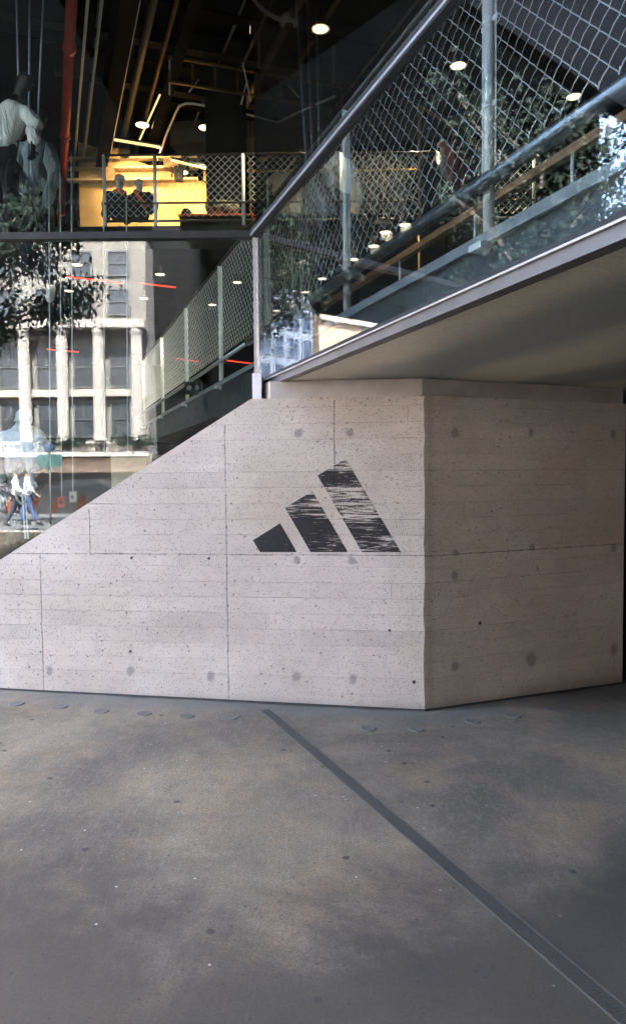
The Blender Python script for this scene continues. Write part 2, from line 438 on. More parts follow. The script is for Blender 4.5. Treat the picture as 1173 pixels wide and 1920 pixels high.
g.base(g.mix(g.ss(jn, .004, .012, .7, 0), g.mix(g.noise(v, 2, 5), (.26, .25, .24), (.36, .35, .33)), (.1, .1, .1))); g.rough(.85)
M_pave = g.mat
mb = MB()
for yy in (-27, -60):
    for xx in xs: mb.v.append(Vector((xx, yy, GZ(xx) + .01)))
for i in range(len(xs) - 1): mb.f.append((i, i + 1, i + 1 + len(xs), i + len(xs)))
struct(mb.build('pavement', M_pave))
mb = MB()
for yc in (-8.0, -27.0):
    for i in range(len(xs) - 1):
        x0, x1 = xs[i], xs[i + 1]; z0, z1 = GZ(x0), GZ(x1); a = yc - .08; b = yc + .08
        mb.add([(x0, a, z0 - .2), (x1, a, z1 - .2), (x1, b, z1 - .2), (x0, b, z0 - .2), (x0, a, z0 + .013), (x1, a, z1 + .013), (x1, b, z1 + .013), (x0, b, z0 + .013)],
               [(3, 2, 1, 0), (4, 5, 6, 7), (0, 1, 5, 4), (1, 2, 6, 5), (2, 3, 7, 6), (3, 0, 4, 7)])
struct(mb.build('kerb', plain('granite_kerb', (.33, .32, .31), .8)))
mb = MB()
for yc in (-14.3, -20.6):
    for k in range(-12, 8):
        x0 = k * 4.0; mb.add([(x0, yc - .07, GZ(x0) - .125), (x0 + 2, yc - .07, GZ(x0 + 2) - .125), (x0 + 2, yc + .07, GZ(x0 + 2) - .125), (x0, yc + .07, GZ(x0) - .125)], [(0, 1, 2, 3)])
struct(mb.build('road_marking', plain('road_paint', (.7, .7, .68), .7)))

# drain channel across the pavement
D0 = hitz(497, 1331, GZ(-.35)); D1 = hitz(1185, 1921, GZ(.9)); ext = (D1 - D0)
D1 = D1 + ext * .5
def gpt(p, dz=0): return Vector((p.x, p.y, GZ(p.x) + dz))
dch = (D1 - D0).normalized(); dside = Vector((0, 0, 1)).cross(dch).normalized()
root = empty('drain_channel', 'long narrow ribbed metal drain cover crossing the concrete floor to the wall', 'drain', gpt(D0))
g = G('ribbed_drain_metal'); x, y, z = g.geo()
al = x * dch.x + y * dch.y; rb = g.m('SINE', al * 900.0)
g.base(g.mix(g.ss(rb, -.5, .5), (.022, .021, .019), (.058, .055, .049))); g.rough(.6)
g.bump(rb, .002, .7); M_drain = g.mat
def strip(a, b, o0, o1, z0, z1):
    m_ = MB(); n = 14; r_ = []
    for i in range(n + 1):
        p = a.lerp(b, i / n)
        for o_, zz in ((o0, z0), (o1, z0), (o1, z1), (o0, z1)):
            q = p + dside * o_; r_.append(Vector((q.x, q.y, GZ(q.x) + zz)) - root.location)
    m_.v = r_
    for i in range(n):
        for k in range(4):
            q = i * 4; m_.f.append((q + k, q + (k + 1) % 4, q + 4 + (k + 1) % 4, q + 4 + k))
    m_.f += [(0, 1, 2, 3), (n * 4 + 3, n * 4 + 2, n * 4 + 1, n * 4)]
    return m_
strip(D0, D1, -.030, .030, -.02, .004).build('grate', M_drain, root)
for a, b in ((-.037, -.031), (.031, .037)):
    strip(D0, D1, a, b, -.02, .006).build('edge_strip', plain('drain_edge_steel', (.058, .054, .046), .6, .1), root)

# round plugs set in the floor along the wall foot
g = G('mortar_plug'); x, y, z = g.xyz('Object'); rr = g.m('SQRT', x * x + y * y)
gx, gy, gz_ = g.geo()
g.base(g.mix(g.ss(rr, .043, .050), g.mix(g.noise(g.vec(gx, gy, gz_), 30, 4), (.040, .037, .030), (.078, .070, .056)), (.095, .086, .072))); g.rough(.75)
g.bump(g.noise(g.vec(gx, gy, gz_), 70, 3), .004, .7); M_plug = g.mat
plug = None
PL = ['farthest left of the round floor plugs, by the foot of the lit wall', 'second round floor plug from the left, by the lit wall',
      'third round floor plug from the left, by the lit wall', 'fourth round floor plug from the left, below the lit wall',
      'fifth round floor plug from the left, below the lit wall', 'round floor plug nearest the drain on its left side',
      'round floor plug between the drain and the wall corner', 'round floor plug just in front of the wall corner',
      'first round floor plug right of the wall corner', 'second round floor plug right of the corner, by the shaded wall',
      'third round floor plug right of the corner, by the shaded wall', 'round floor plug farthest right, by the shaded wall']
for i, (px, py) in enumerate(((32, 1319), (113, 1325), (190, 1333), (270, 1338), (350, 1343), (430, 1346), (690, 1366), (780, 1367), (885, 1352), (960, 1342), (1035, 1330), (1150, 1311))):
    p = hitz(px, py, 0); p = hitz(px, py, GZ(p.x)); loc = (p.x, p.y, GZ(p.x))
    if plug is None:
        mb = MB().lathe([(0, .0035), (.044, .004), (.049, .005), (.052, .002), (.052, -.01), (0, -.01)], n=28)
        plug = tag(mb.build('floor_plug', M_plug, loc=loc, smooth=True), PL[0], 'floor plug', 'round plugs in the floor along the wall')
    else:
        dup(plug, loc, random.random(), PL[i])

# ------------------------------------------------------------------ board-marked concrete wall
def face_mesh(name, pts, inward, uvf, parent):
    n = len(pts); off = inward * .34
    me = bpy.data.meshes.new(name); me.from_pydata([tuple(p) for p in pts] + [tuple(p + off) for p in pts], [],
        [tuple(range(n)), tuple(range(n, 2 * n))[::-1]] + [(i, i + n, (i + 1) % n + n, (i + 1) % n) for i in range(n)])
    me.materials.append(M_con); uv = me.uv_layers.new(name='UVMap')
    for lp in me.loops: uv.data[lp.index].uv = uvf(me.vertices[lp.vertex_index].co)
    bm = bmesh.new(); bm.from_mesh(me); bmesh.ops.recalc_face_normals(bm, faces=bm.faces); bm.to_mesh(me); bm.free()
    o = bpy.data.objects.new(name, me); COL.objects.link(o); o.parent = parent; return o
wall = empty('concrete_wall', 'pale board-marked concrete wall with sloping top, turning a corner into shade', 'wall')
topz = onL(795, 741).z
rj = random.Random(3)
edge = []
zz = -.15
while zz < topz:
    j = rj.uniform(-.0035, .0035) + (-.006 if rj.random() < .12 else 0)
    edge.append(Vector((Cn.x, Cn.y, zz)) + dL * (.004 + j)); zz += rj.uniform(.012, .035)
edge.append(Vector((Cn.x, Cn.y, topz)))
pt = onL(470, 748); topl = Vector((pt.x, pt.y, topz))
dg = onL(0, 1050); slope = (dg - pt).normalized(); dfar = pt + slope * 4.6
low = Cn + dL * 6.0
tfar = (dfar - Cn).dot(dL)
Lp = [Cn + dL * tfar + Vector((0, 0, -.15))] + edge + [Vector((pt.x, pt.y, topz)), Vector((dfar.x, dfar.y, max(dfar.z, .0)))]
# walk the sloping top edge down to where it dies into the floor
kz = (topz - .0) / (topz - dfar.z) if dfar.z < 0 else 1
Lp[-1] = Vector((pt.x, pt.y, topz)).lerp(dfar, kz if dfar.z < 0 else 1); Lp[0] = Vector((Lp[-1].x, Lp[-1].y, -.15))
uvl = lambda c: (-(c - Cn).dot(dL), c.z); uvr = lambda c: ((c - Cn).dot(dR), c.z)
face_mesh('wall_face', Lp, -nL, uvl, wall)
RW = (onR(1169, 1000) - Cn).dot(dR)
Re = Cn + dR * RW
Rp = [Vector((Re.x, Re.y, -.2)), Vector((Re.x, Re.y, topz))] + edge[::-1]
face_mesh('wall_face', Rp, -nR, uvr, wall)
# coping course, set back a little, under the overhang
cl = onL(505, 720); c0 = (cl - Cn).dot(dL)
def cop(a, b, t, nin, uvf, chamf):
    back = -nin * t
    p = [a + nin * .0 + Vector((0, 0, topz)), b + Vector((0, 0, topz)), b + Vector((0, 0, SOF - topz)) + Vector((0, 0, topz)), a + Vector((0, 0, SOF))]
    return p
sb = .028
M_cop = plain('smooth_cast_concrete', (.36, .335, .31), .85, 0, .12, 5, .003)
A = Cn - nL * sb - nR * sb; A = Vector((A.x, A.y, 0))
B = Cn + dL * c0 - nL * sb; B = Vector((B.x, B.y, 0)); B2 = B - nL * .10 + dL * .075; E2 = Re - nR * sb; E2 = Vector((E2.x, E2.y, 0))
zt0, zt1 = topz + .001, SOF - .004
for poly, uvf in (([B2 - nL * .3, B2, B, A, A - nL * .3], uvl), ([A + dR * .001, E2, E2 - nR * .3, A - nR * .3 + dR * .12], uvr)):
    ps = [Vector((q.x, q.y, zt0)) for q in poly]; n = len(ps); hh = Vector((0, 0, zt1 - zt0))
    me = bpy.data.meshes.new('coping'); me.from_pydata([tuple(q) for q in ps] + [tuple(q + hh) for q in ps], [],
        [tuple(range(n))[::-1], tuple(range(n, 2 * n))] + [(i, (i + 1) % n, (i + 1) % n + n, i + n) for i in range(n)])
    me.materials.append(M_cop); uv = me.uv_layers.new(name='UVMap')
    for lp in me.loops:
        co = me.vertices[lp.vertex_index].co; a_, b_ = uvf(co); uv.data[lp.index].uv = (a_ + 3.37, (b_ - zt0) * .62 + .995)
    bm = bmesh.new(); bm.from_mesh(me); bmesh.ops.recalc_face_normals(bm, faces=bm.faces); bm.to_mesh(me); bm.free()
    o = bpy.data.objects.new('coping', me); COL.objects.link(o); o.parent = wall
    o['label'] = 'smoother coping course on top of the wall'

M_joint = plain('dirty_foot_joint', (.020, .019, .017), .9, 0, .3, 12, .004)
for a_, b_, nn in ((Cn + dL * 5.5, Cn, nL), (Cn, Re, nR)):
    ps = []
    for k in range(13):
        q = a_.lerp(b_, k / 12) + nn * .006; ps.append(Vector((q.x, q.y, GZ(q.x) + .003)))
    MB().tube(ps, .009, 6).build('foot_joint', M_joint, wall)

# three-bar emblem painted on the lit face
emb = empty('wall_emblem', 'large worn black emblem of three slanting bars painted on the pale wall', 'logo')
for bar in (((474, 1013), (525, 981), (556, 1035), (487.6, 1035)), ((534, 952), (585.5, 921), (652, 1035), (582, 1035)), ((595, 891.6), (648, 860), (751, 1035), (678, 1035))):
    ps = [onL(*q) + nL * .0015 for q in bar]
    me = bpy.data.meshes.new('emblem_bar')
    me.from_pydata([tuple(p) for p in ps] + [tuple(p - nL * .0012) for p in ps], [], [(0, 1, 2, 3), (7, 6, 5, 4)] + [(i, i + 4, (i + 1) % 4 + 4, (i + 1) % 4) for i in range(4)])
    me.materials.append(M_logo); uv = me.uv_layers.new(name='UVMap')
    for lp in me.loops: uv.data[lp.index].uv = uvl(me.vertices[lp.vertex_index].co)
    bm = bmesh.new(); bm.from_mesh(me); bmesh.ops.recalc_face_normals(bm, faces=bm.faces); bm.to_mesh(me); bm.free()
    o = bpy.data.objects.new('emblem_bar', me); COL.objects.link(o); o.parent = emb

# ------------------------------------------------------------------ the store: shell, slabs, added roof
FZ = SOF + .40            # raised shop floor behind the right-hand glass
MZ = 6.0                  # mezzanine
MY = 12.9                 # its front edge
CZ = 10.0                 # top ceiling
store = empty('store_building', 'dark multi-level store interior with concrete overhang, behind the glass facades', 'building')
def poly_slab(pts, z0, z1, name, mat):
    return MB().prism([(p[0], p[1], z0) for p in pts], (0, 0, z1 - z0)).build(name, mat, store)
tN = 16.0
g0, g1 = gl(tc), gl(tN)
off = .02
# overhanging slab: soffit skin, fascia, dark core
ov = [gl(tc - .6, .03), gl(tN, .03), (14, gl(tN).y), (14, 16), (gl(tc - 10, .5).x, 16)]
ov = [gl(tc + .62, .03), gl(tN, .03), (14, gl(tN).y), (14, 20), (6, 20)]
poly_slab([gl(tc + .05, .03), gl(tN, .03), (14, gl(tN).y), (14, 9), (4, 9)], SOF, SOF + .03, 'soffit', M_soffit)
# added light-control wall under the overhang; dark recess beyond the wall end
MB().prism([gl(tc + 3.6, 2.6, -.4), gl(tN, 2.6, -.4), gl(tN, 3.0, -.4), gl(tc + 3.6, 3.0, -.4)], (0, 0, SOF + .4)).build('light_control_wall', plain('light_control_grey', (.34, .33, .31), .85, 0, .15, 1.5), store)
MB().box((Re.x + .9, Re.y + 1.3, 1.1), (3.6, .1, 2.4), rz=.4).build('recess_wall', M_dark, store)
MB().prism([gl(tc - 9, .42, SOF + .06), gl(tN, .42, SOF + .06), Vector((14, gl(tN).y, SOF + .06)), Vector((14, 24, SOF + .06)), Vector((gl(tc - 9, .42).x, 24, SOF + .06))], (0, 0, FZ - SOF - .06)).build('raised_floor', M_slab, store)
poly_slab([(-16, MY), (14, MY), (14, 26), (-16, 26)], MZ - .4, MZ, 'mezzanine', M_dark)
poly_slab([(-16, GY + .05), (14, GY + .05), (14, 26), (-16, 26)], CZ, CZ + .3, 'ceiling', M_dark2)
poly_slab([(gc.x, GY + .04), gl(tN, .05), (14, gl(tN).y), (14, GY + .04)], CZ, CZ + .3, 'ceiling', M_dark2)
poly_slab([(-16, 26), (14, 26), (14, 26.3), (-16, 26.3)], -.3, CZ, 'back_wall', M_dark)
poly_slab([(-16.3, GY + .3), (-16, GY + .3), (-16, 26.3), (-16.3, 26.3)], -.3, CZ, 'side_wall', M_dark)
poly_slab([(14, gl(tN).y), (14.3, gl(tN).y), (14.3, 26.3), (14, 26.3)], -.3, 11, 'side_wall', M_dark)
poly_slab([(-16, GY + .1), (gc.x + 1.4, GY + .1), (gc.x + 1.4, 26), (-16, 26)], -.02 + .1, .13, 'interior_floor', plain('shop_floor', (.16, .155, .15), .35, 0, .2, 2))
# facade above the glass, and added light-blocking roof over the pavement
M_clad = plain('dark_metal_cladding', (.022, .022, .022), .8, 0, .15, 1.5, spec=.1)
poly_slab([(-40, GY - .1), (gc.x, GY - .1), gl(tN, -.1), gl(tN, .2), (gc.x, GY + .2), (-40, GY + .2)], 6.0, 11, 'upper_wall', M_clad)
poly_slab([(-40, GY + .2), (14.3, GY + .2), (14.3, 27), (-40, 27)], 10.6, 11, 'roof', M_clad)
poly_slab([(gc.x, GY + .19), gl(tN, .2), (14.3, gl(tN).y), (14.3, GY + .19)], 10.6, 11, 'roof', M_clad)
poly_slab([(-40, GY), (-16.4, GY), (-16.4, GY + .25), (-40, GY + .25)], -.2, 6.0, 'side_wall', M_clad)
# unseen roof added to block overhead light, reaching the dark mass opposite
poly_slab([(-2.3, -3.2), (2.6, -3.2), gl(4.0, -.12), gl(tc, -.12), (-2.3, GY - .12)], 6.0, 6.4, 'added_shade_canopy', M_clad)
# unseen tall block added to shade the street behind the viewer
poly_slab([(-2.2, GY + .25), (14.3, GY + .25), (14.3, 20), (-2.2, 20)], 11.0, 58, 'added_shade_block', M_clad)
poly_slab([gl(tc + .8, .25), gl(tN, .25), (14.3, gl(tN).y), (14.3, GY + .25)], 11.0, 58, 'added_shade_block', M_clad)
# columns, stair flank
MB().box((hity(425, 300, 14.5).x, 14.5, 8), (.75, .5, 4)).build('column', M_dark, store)
MB().box((-4.5, 17, 3), (.5, .5, 6)).build('column', M_dark, store)
MB().box((1.2, 15, 4.2), (.4, .4, 2.8)).build('column', M_dark, store)
# warm plaster wall on the mezzanine with ledges
wy = 17.0
x0, x1 = hity(150, 400, wy).x, hity(452, 400, wy).x
MB().prism([(x0, wy, MZ), (x1, wy, MZ), (x1, wy, 6.95), (hity(400, 330, wy).x, wy, hity(400, 345, wy).z), (hity(355, 330, wy).x, wy, hity(355, 335, wy).z), (x0, wy, hity(200, 265, wy).z)], (0, .2, 0)).build('lit_wall', M_warmwall, store)
for py in (300, 318, 340):
    za = hity(300, py, wy).z
    MB().box(((x0 + x1) / 2 - .6, wy - .08, za), (3.0, .16, .05)).build('ledge', plain('ledge_paint', (.5, .4, .25), .6), store)

# fascia of the overhang
fas = empty('overhang_fascia', 'grey metal edge of the overhang with a thin pale trim line under the glass', 'fascia')
MB().prism([gl(tc + .05, .0, SOF - .005), gl(tc + .05, .06, SOF - .005), gl(tN, .06, SOF - .005), gl(tN, .0, SOF - .005)], (0, 0, .045)).build('fascia_band', M_fascia, fas)
MB().prism([gl(tc + .05, -.012, SOF + .041), gl(tc + .05, .05, SOF + .041), gl(tN, .05, SOF + .041), gl(tN, -.012, SOF + .041)], (0, 0, .008)).build('trim', M_trim, fas)
MB().prism([gl(tc + .05, .0, SOF + .050), gl(tc + .05, .05, SOF + .050), gl(tN, .05, SOF + .050), gl(tN, .0, SOF + .050)], (0, 0, .022)).build('fascia_band', M_black, fas)

# glass walls
gf = empty('glass_wall', 'tall street-facing glass wall on the left, reflecting the buildings opposite', 'glass wall', (gc.x, GY, 0))
o_ = lambda v: Vector(v) - gf.location
def pane(x0, x1, z0, z1):
    c = ((x0 + x1) / 2 - gc.x, .006, (z0 + z1) / 2); return MB().box(c, (x1 - x0, .012, z1 - z0)).build('pane', M_glass, gf)
xl = [-16.4, -13.2, -10.0, -6.8, -3.62, gc.x - .012]
for a, b in zip(xl[:-1], xl[1:]):
    pane(a + .002, b - .002, 0.05, TZ - .03); pane(a + .002, b - .002, TZ + .02, 6.0)
MB().box(((-16.4 + gc.x) / 2 - gc.x, .0, TZ - .004), (16.4 + gc.x - .03, .07, .05)).build('transom', M_black, gf)
gr = empty('glass_wall', 'glass wall angled towards the viewer on the right, standing on the overhang', 'glass wall', (gc.x, GY, 0))
g_ = lambda v: Vector(v) - gr.location
zb = SOF + .073
for z0, z1 in ((zb, TZ - .03), (TZ + .02, 6.0)):
    for t0, t1 in ((tc + .02, t_of(on_g(795, 500)) - .0), (t_of(on_g(795, 500)) + .004, 4.6), (4.604, tN)):
        MB().prism([g_(gl(t0, 0, z0)), g_(gl(t1, 0, z0)), g_(gl(t1, .012, z0)), g_(gl(t0, .012, z0))], (0, 0, z1 - z0)).build('pane', M_glass_r, gr)
MB().bar(g_(gl(tc + .02, -.01, TZ)), g_(gl(tN, -.01, TZ)), .05, .055).build('transom', M_black, gr)
MB().bar(g_(gl(tc + .02, -.037, TZ - .012)), g_(gl(tN, -.037, TZ - .012)), .006, .014).build('transom_bead', M_steel, gr)
cp = empty('corner_mullion', 'slim steel mullion where the two glass walls meet, on a pale metal foot plate', 'mullion', (gc.x, GY, 0))
pz = on_g(477, 700).z
MB().box((-.002, -.012, (TZ + pz) / 2 - .01), (.022, .022, TZ - pz)).build('mullion', M_steel, cp)
q0, q1 = onL(472.5, 748), onL(489, 698); qc = (q0 + q1) / 2
MB().box((qc.x - gc.x, qc.y + .045 - GY, (topz + q1.z) / 2), (q1.x - q0.x, .012, q1.z - topz + .002), rz=math.atan2(dL.y, dL.x) + math.pi).build('foot_plate', M_alu, cp)
MB().box((qc.x - gc.x, qc.y + .33 - GY, (topz + q1.z) / 2), (.05, .56, q1.z - topz)).build('foot_bracket', M_alu, cp)

# ------------------------------------------------------------------ chain-link guard
def chain(P, s0, s1, z0, z1, D=.102, r=.0018, sides=4):
    """wires of a chain-link panel: P(s, z, depth) gives the point"""
    mb = MB(); h = D / 2
    k0, k1 = int(s0 / h), int(s1 / h); j0, j1 = int(math.ceil(z0 / h)), int(z1 / h)
    for k in range(k0, k1):
        pts = []
        for j in range(j0, j1 + 1):
            e = (j + k) % 2
            pts.append(P((k + e) * h, j * h, (.0022 if e else -.0022)))
            if j < j1: pts.append(P((k + .5) * h + (.0 if e else .0015), (j + .5) * h + .0, .005 if e else -.005))
        e = (j0 + k) % 2
        if e == 0: pts = [P((k + .16) * h, j0 * h + .018, -.004), P(k * h - .002, j0 * h - .006, .0)] + pts
        mb.tube(pts, r, sides, cap=False)
    return mb
gp = .43                                        # metres behind the glass
fence = empty('chain_link_guard', 'galvanised chain-link guard with round steel posts behind the angled glass', 'fence')
def PF(s, z, d): q = gl(s, gp + d); return Vector((q.x, q.y, z))
rb_z = on_g(700, 493, gp).z; rt_z = on_g(651, 201, gp + .0).z; pb_z = FZ + .0
print('rail z', rb_z, rt_z, 'pbz', on_g(915, 440, gp).z, on_g(410, 720, gp).z, FZ, SOF)
tp = [t_of(on_g(x_, 500, gp)) for x_ in (265, 301, 347, 412, 500, 650, 915)]
tp.append(tp[-1] + 1.65); tp.append(tp[-1] + 1.65)
MB().tube([gl(tp[0] - .6, gp, rt_z), gl(tp[-1], gp, rt_z)], .024, 12).build('top_rail', M_pipe, fence, smooth=True)
MB().tube([gl(tp[0] - .6, gp - .05, rb_z), gl(tp[4] - .5, gp - .05, rb_z)], .022, 12).build('bottom_rail', M_steel, fence, smooth=True)
MB().tube([gl(tp[4] - .5, gp - .05, rb_z), gl(tp[-1], gp - .05, rb_z)], .036, 16).build('bottom_rail', M_rail, fence, smooth=True)
MB().prism([gl(tp[0] - .6, gp - .04, FZ + .0), gl(tp[-1], gp - .04, FZ), gl(tp[-1], gp - .0, FZ), gl(tp[0] - .6, gp - .0, FZ)], (0, 0, .05)).build('kerb_plate', M_kerbp, fence)
for i, t in enumerate(tp):
    ps = MB().tube([gl(t, gp, FZ - .04), gl(t, gp, rt_z - .01)], .026, 14).build('post', M_post, fence, smooth=True)
    MB().box(gl(t, gp - .03, FZ - .01), (.10, .09, .03), rz=math.atan2(gd.y, gd.x)).build('bracket', M_galv, ps)
    for fr in (.30, .66):
        zc = rb_z + .05 + fr * (rt_z - rb_z - .1)
        bd = MB(); bd.lathe([(.027, -.011), (.0305, -.011), (.0305, .011), (.027, .011)], gl(t, gp, zc), 14)
        for sg in (-1, 1): bd.bar(gl(t + sg * .026, gp, zc), gl(t + sg * .062, gp, zc), .006, .022)
        bd.build('clamp_band', M_galv, ps)
    for sg in (-1, 1):
        MB().tube([gl(t + sg * .052, gp, rb_z + .03), gl(t + sg * .052, gp, rt_z - .02)], .004, 6).build('tension_bar', M_galv, ps)
for a, b in zip(tp[:-1], tp[1:]):
    chain(PF, a + .045, b - .045, rb_z + .055, rt_z - .005, r=.0023).build('mesh_panel', M_galv, fence, fix=False)
# oak handrail on brackets behind the guard
hr = empty('wooden_handrail', 'slim orange-brown wooden handrail on steel brackets behind the chain-link guard', 'handrail')
hp = gp + .55; hz = on_g(915, 381, hp).z
MB().bar(gl(tp[4], hp, hz), gl(tp[-1], hp, hz), .05, .045).build('rail', M_woodrail, hr)
for t in (tp[5] - .3, tp[5] + .7, tp[6] - .1, tp[6] + .75):
    MB().tube([gl(t, hp, FZ), gl(t, hp, hz - .02)], .009, 8).build('bracket', M_galv, hr, smooth=True)

# guard along the mezzanine edge
mf = empty('mezzanine_guard', 'far chain-link guard along the mezzanine edge under warm lamps', 'fence', (0, MY + .1, MZ))
xm0, xm1 = hity(196, 350, MY + .1).x, hity(900, 350, MY + .1).x
def PM(s, z, d): return Vector((s, d, z))
gt = hity(300, 290, MY + .1).z - MZ
xp = [hity(x_, 350, MY + .1).x for x_ in (196, 291, 456, 640, 820, 1000)]
for a, b in zip(xp[:-1], xp[1:]):
    chain(PM, a + .03, b - .03, .14, gt, D=.13, r=.0038).build('mesh_panel', M_galv, mf, fix=False)
for x_ in xp: MB().tube([(x_, 0, 0), (x_, 0, gt)], .03, 10).build('post', M_galv, mf, smooth=True)
MB().tube([(xp[0], 0, .12), (xp[-1], 0, .12)], .022, 8).build('bottom_rail', M_pipe, mf, smooth=True)
MB().tube([(xp[0], -.03, .42), (xp[-1], -.03, .42)], .02, 8).build('handrail', M_pipe, mf, smooth=True)
MB().tube([(xp[0], 0, gt), (xp[-1], 0, gt)], .022, 8).build('top_rail', M_pipe, mf, smooth=True)

# ------------------------------------------------------------------ ceiling services (all run parallel to the angled glass)
def para(px, py, z, back, fore):
    p = hitz(px, py, z); return p - gd * back, p + gd * fore
a, b = para(125, 200, 8.6, 9, 4)
pr_ = empty('sprinkler_pipe', 'long red sprinkler pipe running under the dark ceiling', 'pipe')
MB().tube([a, b], .085, 14).build('pipe_run', M_red, pr_, smooth=True)
for k in (3.2, 7.8, 11): MB().tube([a.lerp(b, k / 13) - gd * .06, a.lerp(b, k / 13) + gd * .06], .11, 14).build('coupling', M_red, pr_, smooth=True)
def girder(px, py, z, back, fore, wd, ht, lab):
    a, b = para(px, py, z, back, fore); r_ = empty('ceiling_girder', lab, 'beam')
    MB().bar(a, b, wd, .04).build('flange', M_dark2, r_); MB().bar(a + Vector((0, 0, ht)), b + Vector((0, 0, ht)), wd, .04).build('flange', M_dark2, r_)
    MB().bar(a + Vector((0, 0, ht / 2)), b + Vector((0, 0, ht / 2)), .03, ht - .04).build('web', M_dark2, r_)
girder(205, 230, 8.7, 8, 5, .26, .7, 'dark steel girder left of the warm-lit wall, under the ceiling')
girder(350, 60, 9.2, 8, 6, .2, .5, 'dark steel girder above the bent conduit, under the ceiling')
def run(name, lab, cat, pts, r, mat):
    return tag(MB().tube(pts, r, 8).build(name, mat, smooth=True), lab, cat)
for i, (px, lab) in enumerate(((160, 'thin grey conduit beside the red pipe, nearest to it'), (185, 'thin grey conduit between the red pipe and the girder'),
                               (222, 'first of three bright conduits along the girder'), (236, 'middle of three bright conduits along the girder'), (250, 'last of three bright conduits along the girder'))):
    a, b = para(px, 60, 9.0, 8, 4); run('conduit', lab, 'conduit', [a, b], .025, M_galv)
bend = [hitz(x_, y_, 8.8) for x_, y_ in ((296, 300), (312, 252), (330, 210), (336, 199), (348, 194), (360, 194), (430, 205), (510, 227), (522, 229), (560, 210), (628, 180))]
run('conduit', 'bent grey conduit looping above the two small lamps', 'conduit', bend, .022, M_galv)
br = [hitz(x_, y_, 9.3) for x_, y_ in ((472, -12), (480, 5), (495, 20), (515, 33), (528, 37))]
run('conduit', 'curved pale conduit feeding the dome camera', 'conduit', br, .035, M_galv)
# dome camera
dp = hitz(541, 42, 9.3)
dc = empty('security_camera', 'white dome security camera hanging beside the brightest ceiling lamp', 'camera', dp)
MB().lathe([(0, .12), (.10, .12), (.15, .04), (.15, -.02), (.12, -.05), (0, -.05)], n=24).build('housing', M_white, dc, smooth=True)
MB().lathe([(.085, -.045), (.08, -.09), (.05, -.125), (0, -.14)], n=20).build('dome', M_black, dc, smooth=True)
# yellow-lit cable tray high at the back
tr = empty('cable_tray', 'brown cable tray hanging high under the ceiling with hangers', 'cable tray')
a, b = hitz(318, 130, 9.0), hitz(640, 185, 9.0)
M_tray = plain('tray_brass', (.16, .11, .045), .5, .3)
for dz in (-.22, .22): MB().bar(a + Vector((0, 0, dz)), b + Vector((0, 0, dz)), .05, .04).build('rail', M_tray, tr)
for k in range(9):
    p = a.lerp(b, k / 8); MB().bar(p + Vector((0, 0, -.22)), p + Vector((0, 0, .22)), .04, .04, (0, 1, 0)).build('rung', M_tray, tr)
for k in (.05, .5, .95): p = a.lerp(b, k); MB().tube([p + Vector((0, 0, .2)), p + Vector((0, 0, 1.0))], .01, 5).build('hanger', M_galv, tr)
# box duct
dk = MB(); a, b = hitz(470, 160, 8.9), hitz(600, 100, 8.9)
tag(MB().bar(a + Vector((-2, 3.4, .5)), b + Vector((4, 3.0, .5)), .9, .5).build('air_duct', plain('duct_metal', (.10, .10, .095), .6, .3)), 'wide dark air duct under the ceiling behind the cable tray', 'duct')

# ------------------------------------------------------------------ lamps
def lamp_proto(name, r, mat, cord):
    e = empty(name, 'x', 'lamp')
    MB().lathe([(.02, r * 1.9), (r * .5, r * 1.8), (r * .6, r * .6), (r * 1.0, .0), (r * .97, .0), (r * .55, r * .55), (0, r * .6)], n=22).build('shade', M_black, e, smooth=True)
    MB().lathe([(0, r * .02), (r * .93, r * .05), (r * .93, r * .1), (0, r * .12)], n=22).build('bulb', mat, e, smooth=True)
    MB().lathe([(r * .93, r * .04), (r * 1.0, -r * .01), (r * 1.03, r * .03)], n=22).build('rim_glow', M_ring, e, smooth=True)  # emitting rim stands in for bulb light on the shade
    MB().tube([(0, 0, r * 1.8), (0, 0, r * 1.8 + cord)], .008, 6).build('cord', M_black, e)
    return e
GRP_U, GRP_D = 'lit pendant lamps under the high ceiling', 'lit downlights under the mezzanine'
up_ = [(600, 55, 'largest ceiling lamp, beside the dome camera'), (858, 124, 'ceiling lamp seen through the mesh left of the thick post'),
       (1075, 182, 'ceiling lamp seen through the mesh right of the thick post'), (385, 240, 'small ceiling lamp inside the bent conduit loop'),
       (342, 324, 'small ceiling lamp above the warm-lit wall'), (267, 235, 'tiny ceiling lamp beside the tilted bright tubes')]
pu = None
for px, py, lab in up_:
    p = hitz(px, py, 9.0)
    if pu is None: pu = lamp_proto('ceiling_lamp', .145, M_lamp, .75); pu['group'] = GRP_U; pu.location = p; pu['label'] = lab
    else: dup(pu, p, 0, lab)
    if px != 267:
        ld = bpy.data.lights.new('lamp_light', 'SPOT'); ld.energy = 26; ld.color = (1, .78, .48); ld.spot_size = R(110); ld.spot_blend = .6; ld.shadow_soft_size = .12
        lo = bpy.data.objects.new('lamp_light', ld); COL.objects.link(lo); lo.location = p + Vector((0, 0, -.05))
dn = [(145, 497, 'downlight farthest left under the mezzanine'), (130, 546, 'lower of the two leftmost downlights under the mezzanine'), (300, 515, 'downlight just left of the guard, above the red line'),
      (270, 560, 'downlight left of the guard, below the red line'), (445, 530, 'downlight behind the last guard panel before the corner'), (398, 572, 'downlight behind the guard between two posts'),
      (518, 583, 'lowest downlight in the slanting row behind the angled glass'), (572, 548, 'second lowest downlight in the slanting row behind the angled glass'),
      (603, 523, 'third lowest downlight in the slanting row behind the angled glass'), (662, 487, 'downlight just right of the middle post'),
      (700, 462, 'downlight third from the top of the slanting row'), (722, 436, 'downlight second from the top of the slanting row'), (758, 422, 'topmost downlight of the slanting row, near the big pipe')]
pd = None
